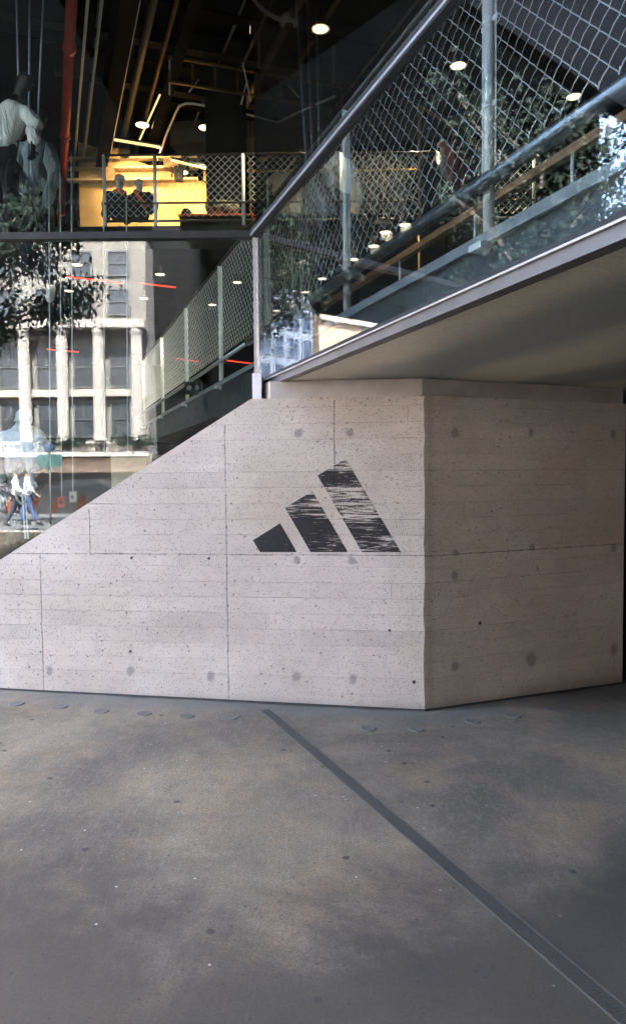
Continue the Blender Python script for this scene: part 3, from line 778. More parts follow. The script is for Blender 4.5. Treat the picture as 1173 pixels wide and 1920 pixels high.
for px, py, lab in dn:
    p = hitz(px, py, 5.15)
    if pd is None: pd = lamp_proto('downlight', .085, M_lampc, .3); pd['group'] = GRP_D; pd.location = p; pd['label'] = lab
    else: dup(pd, p, 0, lab)
    ld = bpy.data.lights.new('downlight_beam', 'SPOT'); ld.energy = 4; ld.color = (1, .82, .58); ld.spot_size = R(150); ld.spot_blend = .8; ld.shadow_soft_size = .08
    lo = bpy.data.objects.new('downlight_beam', ld); COL.objects.link(lo); lo.location = p + Vector((0, 0, -.04))
# warm tubes: on the mezzanine wall and red ones below
def tube_light(name, lab, cat, a, b, r, mat, power=0, col=(1, .6, .25)):
    e = empty(name, lab, cat, a); d = b - a
    MB().tube([(0, 0, 0), d], r, 8).build('tube', mat, e, smooth=True)
    MB().bar(Vector((0, 0, r * 1.6)), d + Vector((0, 0, r * 1.6)), r * 2.4, r * 1.2).build('housing', M_black, e)
    if power:
        ld = bpy.data.lights.new('tube_glow', 'AREA'); ld.energy = power; ld.color = col; ld.size = 1.2; ld.shape = 'RECTANGLE'; ld.size_y = .3
        lo = bpy.data.objects.new('tube_glow', ld); COL.objects.link(lo); lo.location = (a + b) / 2 + Vector((0, 0, -r * 3)); lo.rotation_euler = (R(25), 0, 0)
    return e
G3 = 'warm tubes lighting the back wall'
e = tube_light('tube_light', 'warm tube light washing the yellow wall at its left end', 'lamp', hity(215, 262, 16.2), hity(300, 276, 16.2), .03, M_warm, 2.2); e['group'] = G3
e = tube_light('tube_light', 'warm tube light washing the yellow wall at its right end', 'lamp', hity(320, 300, 16.2), hity(395, 318, 16.2), .03, M_warm, 1.5); e['group'] = G3
for (a, b, c_, d_, lab) in ((300, 178, 262, 262, 'longer of two tilted bright tubes above the capped mannequins'), (305, 185, 286, 240, 'shorter of two tilted bright tubes above the capped mannequins')):
    p = hitz(a, b, 9.2); q = hitz(c_, d_, 9.2); e = tube_light('tube_light', lab, 'lamp', p, q, .018, M_warm); e['group'] = 'tilted bright tubes'
for (a, b, c_, d_, lab) in ((125, 519, 232, 531, 'red light line among the reflections, high on the left'), (262, 531, 330, 539, 'red light line just left of the guard'),
                            (88, 655, 148, 660, 'red light line low on the left, over the pale facade'), (330, 672, 372, 678, 'red light line behind the middle guard panel'),
                            (425, 676, 476, 682, 'red light line nearest the glass corner, under the guard'), (222, 663, 255, 668, 'short red light line left of the lowest guard post')):
    z_ = 5.3 if b < 600 else 4.6
    p = hitz(a, b, z_); q = hity(c_, d_, p.y); e = tube_light('red_light_strip', lab, 'light strip', p, q, .016, M_redled); e['group'] = 'red light strips under the mezzanine'

# ------------------------------------------------------------------ across the street (seen mirrored in the glass)
M_lime = plain('pale_limestone', (.135, .126, .116), .85, 0, .08, .8)
M_lime2 = plain('pale_limestone_trim', (.24, .225, .21), .8, 0, .06, 2)
M_win = plain('office_window_glass', (.035, .04, .048), .08, 0, .3, .6)
M_frame = plain('dark_window_frame', (.08, .085, .09), .5)
M_tan = plain('tan_brick', (.24, .175, .13), .9, 0, .1, 3)
M_bluewin = plain('blue_tower_glass', (.018, .032, .07), .4, 0, .25, .5)
M_mull = plain('pale_blue_spandrel', (.09, .11, .16), .6, 0, .08, 1)
M_darkstone = plain('dark_stone', (.030, .032, .036), .7, 0, .2, 1)
BY = -35.0
def copy_part(o, parent, off):
    c = o.copy(); COL.objects.link(c); c.parent = parent; c.location = Vector(o.location) + Vector(off)
    for ch in list(o.children):
        d = ch.copy(); COL.objects.link(d); d.parent = c
    return c
def window_at(parent, c, w_, h_, mat, frame, depth=.25):
    f = MB()
    t = .09
    for dx, dz, ww, hh in ((-w_ / 2 + t / 2, 0, t, h_), (w_ / 2 - t / 2, 0, t, h_), (0, h_ / 2 - t / 2, w_ - 2 * t, t), (0, -h_ / 2 + t / 2, w_ - 2 * t, t), (0, 0, w_ - 2 * t, .06), (0, h_ * .25, .05, h_ * .5 - .2)):
        f.box((dx, .0, dz), (ww, .10, hh))
    o = f.build('window', frame, parent, loc=c)
    MB().box((0, -.03, 0), (w_ - .1, .03, h_ - .1)).build('pane', mat, o)
    return o
# A: pale columned building, mirrored in the left glass
bA = empty('columned_building', 'pale stone building with tall fluted columns mirrored in the left glass', 'building', (0, BY, 0))
AX0, AX1 = -27.0, -10.5
MB().box(((AX0 + AX1) / 2, -6, 9.7), (AX1 - AX0, 11.2, 13.8)).build('wall', M_lime, bA)
MB().box(((AX0 + AX1) / 2, -6.6, 1.5), (AX1 - AX0, 11, 2.6)).build('shopfront', M_darkstone, bA)
MB().box(((AX0 + AX1) / 2, -.28, 2.35), (AX1 - AX0, .3, .9)).build('sign_band', plain('brown_sign_band', (.30, .22, .17), .7), bA)
MB().box(((AX0 + AX1) / 2, .10, 3.05), (AX1 - AX0 + .4, 1.2, .28)).build('cornice', M_lime2, bA)
MB().box(((AX0 + AX1) / 2, .12, 3.78), (AX1 - AX0 + .3, .34, .14)).build('balustrade_rail', M_lime2, bA)
mb = MB(); x_ = AX0
while x_ < AX1: mb.lathe([(.05, 3.19), (.09, 3.3), (.05, 3.5), (.075, 3.71)], (x_, .12, 0), 8); x_ += .27
mb.build('balusters', M_lime2, bA, smooth=True)
colm = None; x_ = AX1 - .5
def flute(cx):
    mb_ = MB(); n = 40; prof = []
    for z_, s_ in ((3.9, 1.12), (4.2, 1.0), (7.5, .98), (10.4, .92), (10.6, 1.1), (10.9, 1.15)):
        prof.append((z_, s_))
    b0 = 0
    for z_, s_ in prof:
        for k in range(n):
            a = 2 * math.pi * k / n; r_ = .36 * s_ * (1 - .07 * (k % 2)); mb_.v.append(Vector((r_ * math.cos(a), r_ * math.sin(a), z_)))
    for i in range(len(prof) - 1):
        for k in range(n): mb_.f.append((i * n + k, i * n + (k + 1) % n, (i + 1) * n + (k + 1) % n, (i + 1) * n + k))
    return mb_
k = 0
while x_ > AX0:
    if colm is None: colm = flute(0).build('column', M_lime2, bA, loc=(x_, .3, 0))
    else: copy_part(colm, bA, (x_ - (AX1 - .5), 0, 0))
    x_ -= 2.35; k += 1
MB().box(((AX0 + AX1) / 2, .15, 11.15), (AX1 - AX0 + .2, 1.1, .5)).build('cornice', M_lime2, bA)
wp = None
for zc, hh in ((5.3, 2.3), (8.6, 2.6), (12.7, 1.7), (15.1, 1.6)):
    wp = None; x_ = AX1 - .5 - 1.175
    while x_ > AX0:
        if wp is None: w0 = x_; wp = window_at(bA, (x_, -.33 if zc < 11 else -.36, zc), 1.35, hh, M_win, M_frame)
        else: copy_part(wp, bA, (x_ - w0, 0, 0))
        x_ -= 2.35
MB().box(((AX0 + AX1) / 2, -.2, 6.95), (AX1 - AX0, .42, .45)).build('spandrel', M_lime2, bA)
# B: dark light-blocking mass added behind the viewer, mirrored right of the pale building
bB = empty('light_blocking_mass', 'dark mass added to block light, mirrored behind the stair guard, beside the pale building', 'building', (0, -3.4, 0))
MB().box((4.7, -5, 17), (15.6, 10, 34.6)).build('wall', M_darkstone, bB)
MB().box((4.7, .06, .25), (15.7, .2, .9)).build('plinth', M_clad, bB)
for k in range(7):
    MB().box((-2.1 + k * 2.2, .04, 8), (.12, .12, 13)).build('fin', M_clad, bB)
for k in range(3): MB().box((4.7, .05, 3.6 + 4 * k), (15.6, .10, .35)).build('band', M_clad, bB)
# C: blue tower, D: tan building
bC = empty('blue_glass_tower', 'pale blue gridded tower mirrored just right of the glass corner', 'building', (0, BY, 0))
MB().box((-31.5, -6, 8.2), (8.6, 11, 16.4)).build('wall', M_mull, bC)
wp = None
for j in range(6):
    for i in range(6):
        if wp is None: wp = window_at(bC, (-35.1, -.46, 3.0), 1.05, 1.55, M_bluewin, M_mull)
        else: copy_part(wp, bC, (i * 1.42, 0, j * 2.2))
bD = empty('tan_brick_building', 'sunlit tan brick building with paired windows mirrored right of the blue tower', 'building', (0, BY, 0))
MB().box((-49, -6, 7.4), (25.6, 11.8, 14.8)).build('wall', M_tan, bD)
wp = None
for j in range(3):
    for i in range(14):
        xx = -60.5 + (i // 2) * 3.7 + (i % 2) * 1.25
        if wp is None: w0 = xx; wp = window_at(bD, (xx, -.07, 4.2), .95, 1.9, M_bluewin, M_lime2)
        else: copy_part(wp, bD, (xx - w0, 0, j * 3.5))
for zc in (2.9, 6.2, 14.5): MB().box((-49, .0, zc), (25.6, .42, .35)).build('string_course', M_lime2, bD)
bE = empty('light_bounce_building', 'pale building added to bounce light, far left along the street front', 'building', (0, 0, 0))  # unseen building added as a bright bounce surface on the left
MB().box((-78, -41, 8), (32, 11.6, 16)).build('wall', M_lime, bE)
wp = None
for j in range(4):
    for i in range(9):
        if wp is None: wp = window_at(bE, (-92, -35.16, 3.5), 1.1, 1.9, M_win, M_lime2)
        else: copy_part(wp, bE, (i * 3.5, 0, j * 3.4))

# unseen dark towers added to keep sky out of the glass reflections
M_band = plain('dark_floor_band', (.012, .013, .015), .9, 0, .2, .2, spec=.1)
M_tower = plain('sky_block_black', (.0010, .0011, .0012), .95, 0, .2, .2, spec=.0)
for tx, tw, th_, lab in ((-52.5, 33, 72, 'sky-blocking dark tower added behind the tan brick building'), (-17.1, 37.6, 62, 'sky-blocking dark tower added behind the pale columned building'), (-88, 37, 104, 'sky-blocking dark tower added left of the tan brick building, behind the street front')):
    bt = empty('sky_block_tower', lab, 'building', (tx, -56, 0), 'added sky-blocking towers behind the street front')
    MB().box((0, 0, th_ / 2), (tw, 14, th_)).build('wall', M_tower, bt)
    MB().box((0, 0, th_ + 2), (tw * .6, 9, 4)).build('roof_house', M_tower, bt)
    MB().box((0, 0, th_ + .4), (tw + .6, 14.6, .8)).build('parapet', M_tower, bt)
    MB().box((0, 7.2, 2), (tw * .8, .4, 4)).build('shopfront', M_tower, bt)

# trees on the kerb
g = G('tree_leaves'); x, y, z = g.geo(); v = g.vec(x, y, z)
g.base(g.mix(g.white(g.vec(g.m('FLOOR', x * 5.0), g.m('FLOOR', y * 5.0), g.m('FLOOR', z * 5.0))), (.007, .012, .011), (.020, .028, .023)))
g.rough(.9); g.bs.inputs['Specular IOR Level'].default_value = .05; M_leaf = g.mat
M_bark = plain('tree_bark', (.07, .055, .045), .9, 0, .3, 8)
def tree(loc, h, cr, seed, label, n=2600, low=.30):
    rn = random.Random(seed); e = empty('street_tree', label, 'tree', loc, 'street trees mirrored in the glass')
    tr_ = MB(); tr_.tube([(0, 0, -.1), (.05, 0, h * .25), (.1, .08, h * .5), (.05, .1, h * .8)], [.20, .16, .12, .04], 9)
    tips = []
    for k in range(15):
        z0 = h * rn.uniform(low, .74); a = rn.uniform(0, 6.28); L = cr * rn.uniform(.5, 1.0)
        q = [Vector((.06, .05, z0))]
        for s_ in (.35, .7, 1): q.append(Vector((math.cos(a) * L * s_ + rn.uniform(-.15, .15), math.sin(a) * L * s_ + rn.uniform(-.15, .15), z0 + h * .22 * s_ + rn.uniform(-.1, .2))))
        tr_.tube(q, [.07, .05, .03, .012], 5); tips += q[1:]
        for _ in range(2):
            c = q[2] + Vector((rn.uniform(-.9, .9), rn.uniform(-.9, .9), rn.uniform(-.1, .7))); tr_.tube([q[1], c], [.025, .008], 4); tips.append(c)
    tr_.build('trunk', M_bark, e, smooth=True)
    lf = MB()
    for k in range(n):
        c = rn.choice(tips) + Vector((rn.gauss(0, .42), rn.gauss(0, .42), rn.gauss(0, .3)))
        s_ = rn.uniform(.06, .13); M = Euler((rn.uniform(0, 6), rn.uniform(0, 6), rn.uniform(0, 6))).to_matrix()
        lf.add([c + M @ Vector(p) * s_ for p in ((-1, 0, 0), (-.2, -.5, .1), (1.1, 0, 0), (-.2, .5, .1))], [(0, 1, 2, 3)])
    lf.build('crown', M_leaf, e, fix=False)
    return e
tree((-10.7, -10.5, .15), 9.8, 5.4, 1, 'leafy street tree on the kerb mirrored over the pale columned facade', 12000, .52)
tree((-27, -11, .15), 10, 4.2, 2, 'larger street tree far left on the kerb, mirrored at the edge of the glass', 3000, .56)
tree((-12.5, .2, .15), 10.5, 3.2, 4, 'tree nearest the store, mirrored as blue-green leaves under the big pipe', 4200)
tree((-17.5, -3.5, .15), 10.5, 3.3, 5, 'tree behind the nearest one, mirrored under the big pipe', 3600)
tree((-23, -5.0, .15), 17, 5.4, 6, 'tallest tree, farthest along the pavement beside the glass wall', 7000)
# small planter shrubs on the balustrade of the columned building
mb = MB(); rn = random.Random(11)
for cx in (-16.3, -14.9, -11.7, -10.6):
    for k in range(260):
        c = Vector((cx + rn.gauss(0, .5), .5 + rn.gauss(0, .25), 3.55 + abs(rn.gauss(0, .35)))); s_ = rn.uniform(.06, .13); M = Euler((rn.uniform(0, 6), rn.uniform(0, 6), 0)).to_matrix()
        mb.add([c + M @ Vector(p) * s_ for p in ((-1, 0, 0), (-.2, -.5, .1), (1.1, 0, 0), (-.2, .5, .1))], [(0, 1, 2, 3)])
sh = mb.build('planting', M_leaf, bA, fix=False)
# striped barrier, sign, parked car, pedestrians
br_ = empty('striped_barrier', 'white and orange striped street barrier mirrored low in the left glass', 'barrier', (0, -15.2, GZ(-8)))
M_or = plain('orange_paint', (.22, .06, .022), .6); M_wp = plain('white_board_paint', (.20, .20, .215), .6)
MB().box((-9, 0, .42), (8.5, .06, .62)).build('board', M_wp, br_)
for k in range(10):
    x0 = -13 + k * .86
    MB().prism([(x0, .032, .12), (x0 + .22, .032, .12), (x0 + .52, .032, .72), (x0 + .30, .032, .72)], (0, .004, 0)).build('stripe', M_or, br_)
for k in range(4): MB().bar((-12.6 + k * 2.5, -.3, 0), (-12.6 + k * 2.5, 0, .6), .05, .05).build('foot', M_galv, br_)
sp_ = hity(92, 840, GY)  # the mirrored sign stands behind the viewer
def mirror(px, py, D):
    """a place D metres in front of the glass whose mirror image is seen at this pixel"""
    p = hity(px, py, GY + D); return Vector((p.x, GY - D, p.z))
q = mirror(92, 840, 18)
sg = empty('street_sign', 'round blue street sign on a slim pole, mirrored in the left glass', 'sign', (q.x, q.y, GZ(q.x)))
QZ = q.z - GZ(q.x)
MB().tube([(0, 0, -.1), (0, 0, QZ + .2)], .035, 8).build('pole', M_frame, sg, smooth=True)
MB().lathe([(0, .03), (.16, .03), (.16, -.03), (0, -.03)], (0, .06, QZ), 24, Matrix.Rotation(math.pi / 2, 4, 'X')).build('disc', plain('blue_sign_paint', (.03, .06, .16), .5), sg)
MB().box((.02, .05, QZ - .42), (.8, .03, .42)).build('plate', plain('teal_sign_paint', (.03, .08, .08), .5), sg)

def car(loc, rz, body_c, label):
    e = empty('parked_car', label, 'car', loc, rz=rz)
    M_b = plain('car_paint', body_c, .25, .3, .05)
    prof = [(-2.2, .35), (-2.25, .75), (-2.05, .95), (-1.35, 1.02), (-.75, 1.45), (.75, 1.47), (1.45, 1.0), (2.15, .85), (2.25, .55), (2.2, .3)]
    MB().prism([(a, -.88, b) for a, b in prof], (0, 1.76, 0)).build('body', M_b, e)
    for s_ in (-1, 1):
        MB().prism([(a, s_ * .885, b) for a, b in ((-1.2, 1.03), (-.7, 1.39), (-.03, 1.40), (-.03, 1.03))], (0, s_ * .006, 0)).build('window', M_win, e)
        MB().prism([(a, s_ * .885, b) for a, b in ((.05, 1.03), (.05, 1.40), (.72, 1.41), (1.25, 1.03))], (0, s_ * .006, 0)).build('window', M_win, e)
        for wx in (-1.4, 1.4):
            wl = MB().lathe([(.12, .11), (.28, .11), (.32, .08), (.32, -.08), (.28, -.11), (.12, -.11)], (wx, s_ * .80, .32), 22, Matrix.Rotation(math.pi / 2, 4, 'X')).build('wheel', M_black, e, smooth=True)
            MB().lathe([(0, .12), (.19, .12), (.19, -.12), (0, -.12)], (wx, s_ * .80, .32), 16, Matrix.Rotation(math.pi / 2, 4, 'X')).build('rim', M_steel, wl)
    return e
car((-11.5, -25.4, GZ(-8) - .13), 0, (.03, .032, .036), 'dark parked car across the street, mirrored above the striped barrier')
car((-17, -25.4, GZ(-8) - .13), 0, (.05, .05, .06), 'charcoal parked car farther left across the street')

# ------------------------------------------------------------------ figures
def skin(name, verts, edges, mat, parent, sub=2, loc=None, root_i=0):
    """verts: (x, y, z, r) or (x, y, z, rx, ry)"""
    me = bpy.data.meshes.new(name); me.from_pydata([v_[:3] for v_ in verts], edges, []); me.materials.append(mat)
    o = bpy.data.objects.new(name, me); COL.objects.link(o)
    if parent: o.parent = parent
    if loc is not None: o.location = loc
    sm = o.modifiers.new('skin', 'SKIN'); sm.use_smooth_shade = True; sm.branch_smoothing = .6
    if not me.skin_vertices: 
        bm = bmesh.new(); bm.from_mesh(me); bm.verts.layers.skin.verify(); bm.to_mesh(me); bm.free()
    for i, v_ in enumerate(verts):
        s_ = me.skin_vertices[0].data[i]; s_.radius = (v_[3], v_[4] if len(v_) > 4 else v_[3]); s_.use_root = (i == root_i)
    ss_ = o.modifiers.new('sub', 'SUBSURF'); ss_.levels = sub; ss_.render_levels = sub
    return o
def lerp3(a, b, t): return tuple(a[i] + (b[i] - a[i]) * t for i in range(3))
def hand(verts, edges, wi, w_, d, side):
    """five short fingers from wrist index wi, along direction d"""
    d = Vector(d).normalized(); s = d.cross(Vector(side)).normalized(); s = s if s.length else Vector((1, 0, 0))
    pal = len(verts); p = Vector(w_) + d * .055; verts.append((*p, .034, .018)); edges.append((wi, pal))
    for k, L in enumerate((.070, .080, .074, .058)):
        b = p + s * (k - 1.5) * .019 + d * .030; c = b + d * L * .5 + Vector(side) * .008; e = b + d * L + Vector(side) * .028
        i = len(verts); verts += [(*b, .0095), (*c, .0088), (*e, .0072)]; edges += [(pal, i), (i, i + 1), (i + 1, i + 2)]
    b = p - s * .040 - d * .01; e = b - s * .018 + d * .042; i = len(verts); verts += [(*b, .011), (*e, .009)]; edges += [(pal, i), (i, i + 1)]
def figure(root, J, mats, cap=None, hair=None, trousers=True, fingers=True, loose=1.0, legs=True):
    """J: joints in metres, local. One continuous body; jacket, trousers, cap are parts."""
    V = []; E = []
    def a(n, r, r2=None):
        V.append((*J[n], r) if r2 is None else (*J[n], r, r2)); return len(V) - 1
    pel = a('pelvis', .125, .10); wai = len(V); V.append((*lerp3(J['pelvis'], J['chest'], .5), .11, .09)); E.append((pel, wai))
    ch = a('chest', .135, .10); E.append((wai, ch)); nk = a('neck', .052); E.append((ch, nk))
    hb = len(V); V.append((*lerp3(J['neck'], J['head'], .55), .062, .072)); E.append((nk, hb))
    hd = a('head', .076, .092); E.append((hb, hd)); tp_ = len(V); V.append((*[J['head'][i] + (J['head'][i] - J['neck'][i]) * .42 for i in range(3)], .058, .066)); E.append((hd, tp_))
    for s_ in 'lr':
        sh_ = a('sh' + s_, .055); el = a('el' + s_, .040); wr = a('wr' + s_, .026, .022); E += [(ch, sh_), (sh_, el), (el, wr)]
        if fingers: hand(V, E, wr, J['wr' + s_], Vector(J['wr' + s_]) - Vector(J['el' + s_]), (0, -1, 0))
        if not legs: continue
        hp_ = a('hp' + s_, .088); kn = a('kn' + s_, .058); an = a('an' + s_, .038); toe = a('to' + s_, .034, .028); E += [(pel, hp_), (hp_, kn), (kn, an), (an, toe)]
    body = skin('body', V, E, mats['skin'], root, 2)
    # face: nose, brow and ears as small forms on the head
    H = Vector(J['head']); fd = Vector(J.get('face', (0, -1, 0))).normalized(); sd2 = fd.cross(Vector((0, 0, 1))).normalized()
    mb_ = MB(); 
    mb_.add([H + fd * .088 + Vector((0, 0, .012)), H + fd * .085 + sd2 * .014 - Vector((0, 0, .025)), H + fd * .085 - sd2 * .014 - Vector((0, 0, .025)), H + fd * .112 - Vector((0, 0, .022))], [(0, 1, 3), (0, 3, 2), (1, 2, 3)])
    mb_.build('nose', mats['skin'], root)
    for s_ in (-1, 1):
        MB().lathe([(0, .012), (.016, .006), (.02, -.006), (0, -.01)], H + sd2 * s_ * .078 - Vector((0, 0, .008)), 10, Matrix.Rotation(math.pi / 2, 4, 'Y')).build('ear', mats['skin'], root, smooth=True)
    Vj = []; Ej = []
    def aj(n, r, r2=None): Vj.append((*J[n], r) if r2 is None else (*J[n], r, r2)); return len(Vj) - 1
    hem = len(Vj); Vj.append((*J['pelvis'], .165 * loose, .135 * loose)); w2 = len(Vj); Vj.append((*lerp3(J['pelvis'], J['chest'], .45), .160 * loose, .125 * loose)); c2 = aj('chest', .170 * loose, .13 * loose)
    n2 = len(Vj); Vj.append((*lerp3(J['chest'], J['neck'], .8), .075, .075)); Ej += [(hem, w2), (w2, c2), (c2, n2)]
    for s_ in 'lr':
        sh_ = aj('sh' + s_, .085 * loose); e1 = len(Vj); Vj.append((*lerp3(J['sh' + s_], J['el' + s_], .5), .078 * loose)); e2 = aj('el' + s_, .072 * loose)
        e3 = len(Vj); Vj.append((*lerp3(J['el' + s_], J['wr' + s_], .55), .062 * loose)); e4 = len(Vj); Vj.append((*lerp3(J['el' + s_], J['wr' + s_], .92), .038)); Ej += [(c2, sh_), (sh_, e1), (e1, e2), (e2, e3), (e3, e4)]
    jk = skin('jacket', Vj, Ej, mats['top'], root, 2, root_i=hem)
    tx = bpy.data.textures.get('folds') or bpy.data.textures.new('folds', 'CLOUDS'); tx.noise_scale = .11
    dm = jk.modifiers.new('folds', 'DISPLACE'); dm.texture = tx; dm.strength = .07; dm.texture_coords = 'GLOBAL'; dm.mid_level = .5
    if trousers and legs:
        Vt = [(*J['pelvis'], .140, .115)]; Et = []
        for s_ in 'lr':
            i = len(Vt); Vt += [(*J['hp' + s_], .108), (*lerp3(J['hp' + s_], J['kn' + s_], .5), .092), (*J['kn' + s_], .078), (*lerp3(J['kn' + s_], J['an' + s_], .5), .070), (*lerp3(J['kn' + s_], J['an' + s_], .95), .058)]
            Et += [(0, i), (i, i + 1), (i + 1, i + 2), (i + 2, i + 3), (i + 3, i + 4)]
        skin('trousers', Vt, Et, mats['bottom'], root, 2)
    for s_ in ('lr' if legs else ''):
        an, to = Vector(J['an' + s_]), Vector(J['to' + s_])
        dd = to - an; MB().tube([an - dd * .3 - Vector((0, 0, .03)), an + Vector((0, 0, -.02)), to, to + dd * .2], [.035, .050, .045, .025], 10).build('shoe', mats['shoe'], root, smooth=True)
    if cap:
        U = (H - Vector(J['neck'])).normalized(); M = U.to_track_quat('Z', 'Y').to_matrix().to_4x4()
        c_ = MB().lathe([(.098, .0), (.100, .03), (.088, .07), (.055, .098), (0, .108)], H + U * .035, 20, M)
        c_.build('cap', cap, root, smooth=True)
        bp_ = MB(); 
        pts = [H + U * .045 + fd * (.085 + .075 * math.cos(a_)) + sd2 * .075 * math.sin(a_) for a_ in [R(k) for k in range(-90, 91, 20)]]
        bp_.prism(pts, U * .008).build('cap_peak', cap, root)
    if hair:
        U = (H - Vector(J['neck'])).normalized(); M = U.to_track_quat('Z', 'Y').to_matrix().to_4x4()
        MB().lathe([(.085, -.06), (.097, -.02), (.099, .02), (.090, .065), (.055, .098), (0, .108)], H + U * .028 - fd * .014, 20, M).build('hair', hair, root, smooth=True)
    return root
def stand(h=1.78, **kw):
    k = h / 1.78
    J = dict(pelvis=(0, 0, .95), chest=(0, 0, 1.33), neck=(0, 0, 1.52), head=(0, -.015, 1.655), shl=(-.19, 0, 1.42), shr=(.19, 0, 1.42),
             ell=(-.24, .03, 1.14), elr=(.24, .03, 1.14), wrl=(-.25, -.06, .90), wrr=(.25, -.06, .90), hpl=(-.095, 0, .88), hpr=(.095, 0, .88),
             knl=(-.10, -.02, .49), knr=(.10, -.02, .49), anl=(-.11, .02, .09), anr=(.11, .02, .09), tol=(-.13, -.14, .04), tor=(.13, -.14, .04))
    J.update(kw); return {n: tuple(c * (k if n != 'face' else 1) for c in v_) for n, v_ in J.items()}
C_pale = cloth('pale_tracksuit_cloth', (.50, .53, .56)); C_grey = cloth('faded_denim_blue_cloth', (.33, .40, .46)); C_navy = cloth('navy_cloth', (.025, .030, .045))
C_black = cloth('black_cloth', (.020, .020, .022)); C_white = cloth('white_cloth', (.78, .78, .79)); C_red = cloth('dark_red_cloth', (.20, .020, .030)); C_or = cloth('orange_cloth', (.70, .13, .03))
C_skin = plain('skin_tone', (.42, .27, .20), .55); C_hair = plain('dark_hair', (.03, .022, .018), .7); C_jean = cloth('blue_jean_cloth', (.05, .09, .20)); C_cream = cloth('cream_cloth', (.55, .50, .40))
# two capped mannequins at the mezzanine rail
mm = dict(skin=M_manq, top=C_navy, bottom=C_black, shoe=M_black)
for px, lab, capm, tp_c, rz_ in ((226, 'mannequin in a pale cap with an orange scarf at the mezzanine rail', M_manq, C_navy, .5), (263, 'bareheaded mannequin with an orange strap at the mezzanine rail', None, C_black, -.2)):
    p = hity(px, 430, MY + .75)
    e = empty('mannequin', lab, 'mannequin', (p.x, p.y, MZ - .68), 'pair of mannequins at the mezzanine rail', rz_)
    figure(e, stand(1.86, elr=(.30, -.05, 1.16), wrr=(.22, -.26, 1.02)), dict(mm, top=tp_c), cap=capm, fingers=False, loose=1.3, legs=False)
    MB().lathe([(0, .66), (.16, .66), (.16, .70), (.02, .71), (.02, .95)], n=20).build('stand', M_galv, e)
    if px == 226: MB().lathe([(.10, -.05), (.13, -.02), (.125, .03), (.08, .06)], (0, -.01, 1.53), 18).build('scarf', C_or, e, smooth=True)
    else: MB().bar((-.02, -.17, 1.52), (.20, -.20, 1.20), .07, .03, (0, 1, 0)).build('strap', C_or, e)
# flying mannequin hung on cables, upper left
def place(px, py, y): return hity(px, py, y)
fy = 8.0
P0 = place(70, 300, fy)
def L_(px, py, dy=0): p = hity(px, py, fy + dy); q = p - P0; return (q.x, q.y, q.z)
e = empty('hanging_mannequin', 'mannequin in a faded blue-grey jacket hung from three cables, upper left', 'mannequin', P0)
J = dict(pelvis=L_(72, 375), chest=L_(66, 290), neck=L_(70, 245), head=L_(76, 215, -.05), shl=L_(40, 275), shr=L_(92, 278), ell=L_(28, 325, -.1), elr=L_(104, 335, -.1), wrl=L_(52, 372, -.25), wrr=L_(84, 395, -.25),
         hpl=L_(62, 395), hpr=L_(84, 395), knl=L_(48, 455, -.2), knr=L_(92, 462, -.1), anl=L_(52, 530, .2), anr=L_(96, 536, .1), tol=L_(48, 556), tor=L_(94, 560), face=(.5, -1, -.3))
figure(e, J, dict(skin=M_black, top=C_grey, bottom=C_navy, shoe=M_white), loose=1.1)
fy = 7.4
P0 = place(20, 210, fy)
e = empty('hanging_mannequin', 'mannequin in a pale open jacket partly cut by the left edge, hung above the other', 'mannequin', P0)
J = dict(pelvis=L_(8, 290), chest=L_(22, 220), neck=L_(36, 180), head=L_(48, 150, -.05), shl=L_(-4, 205), shr=L_(48, 205), ell=L_(-24, 260, -.1), elr=L_(66, 235, -.1), wrl=L_(-12, 310, -.25), wrr=L_(62, 280, -.25),
         hpl=L_(-2, 310), hpr=L_(16, 312), knl=L_(-20, 380, -.1), knr=L_(22, 372, -.1), anl=L_(-30, 440, .2), anr=L_(6, 440, .1), tol=L_(-44, 452), tor=L_(-6, 456), face=(.8, -1, 0))
figure(e, J, dict(skin=M_black, top=C_white, bottom=C_black, shoe=M_white), loose=1.1)
for i, (x0, y0, x1, y1, lab) in enumerate(((31, -10, 36, 200, 'leftmost of the three thin cables in the upper left corner'), (56, -10, 54, 300, 'middle of the three thin cables in the upper left corner'), (82, -10, 70, 250, 'rightmost of the three thin cables in the upper left corner'))):
    a, b = hity(x0, y0, 7.8), hity(x1, y1, 7.8); a = b + (a - b) * 1.35
    t = run('cable', lab, 'cable', [a, b], .010, plain('blue_grey_cable', (.30, .36, .46), .4)); t['group'] = 'cables holding the hanging mannequins'
# bending mannequin, lower left
fy = 6.15
P0 = place(30, 880, fy)
e = empty('leaning_mannequin', 'mannequin in a white tracksuit leaning over with looped cords at its waist, lower left', 'mannequin', P0)
J = dict(pelvis=L_(42, 900), chest=L_(34, 838), neck=L_(42, 800, -.05), head=L_(46, 782, -.12), shl=L_(10, 830), shr=L_(62, 815), ell=L_(-12, 865, -.15), elr=L_(70, 850, -.15), wrl=L_(-8, 920, -.2), wrr=L_(60, 895, -.25),
         hpl=L_(30, 915), hpr=L_(52, 915), knl=L_(28, 990, -.05), knr=L_(50, 990), anl=L_(28, 1066, .1), anr=L_(50, 1066, .1), tol=L_(24, 1084, -.1), tor=L_(48, 1084, -.1), face=(-.5, -1, -.2))
figure(e, J, dict(skin=M_manq, top=C_white, bottom=C_navy, shoe=M_white), loose=1.5)
for k, (ax, bx, dp_) in enumerate(((22, 62, 945), (26, 56, 930), (20, 66, 915))):
    pts = [L_(ax + (bx - ax) * s_, 905 + (dp_ - 905) * math.sin(math.pi * s_), -.22) for s_ in [q / 10 for q in range(11)]]
    MB().tube(pts, .010, 6).build('waist_cord', C_cream, e, smooth=True)
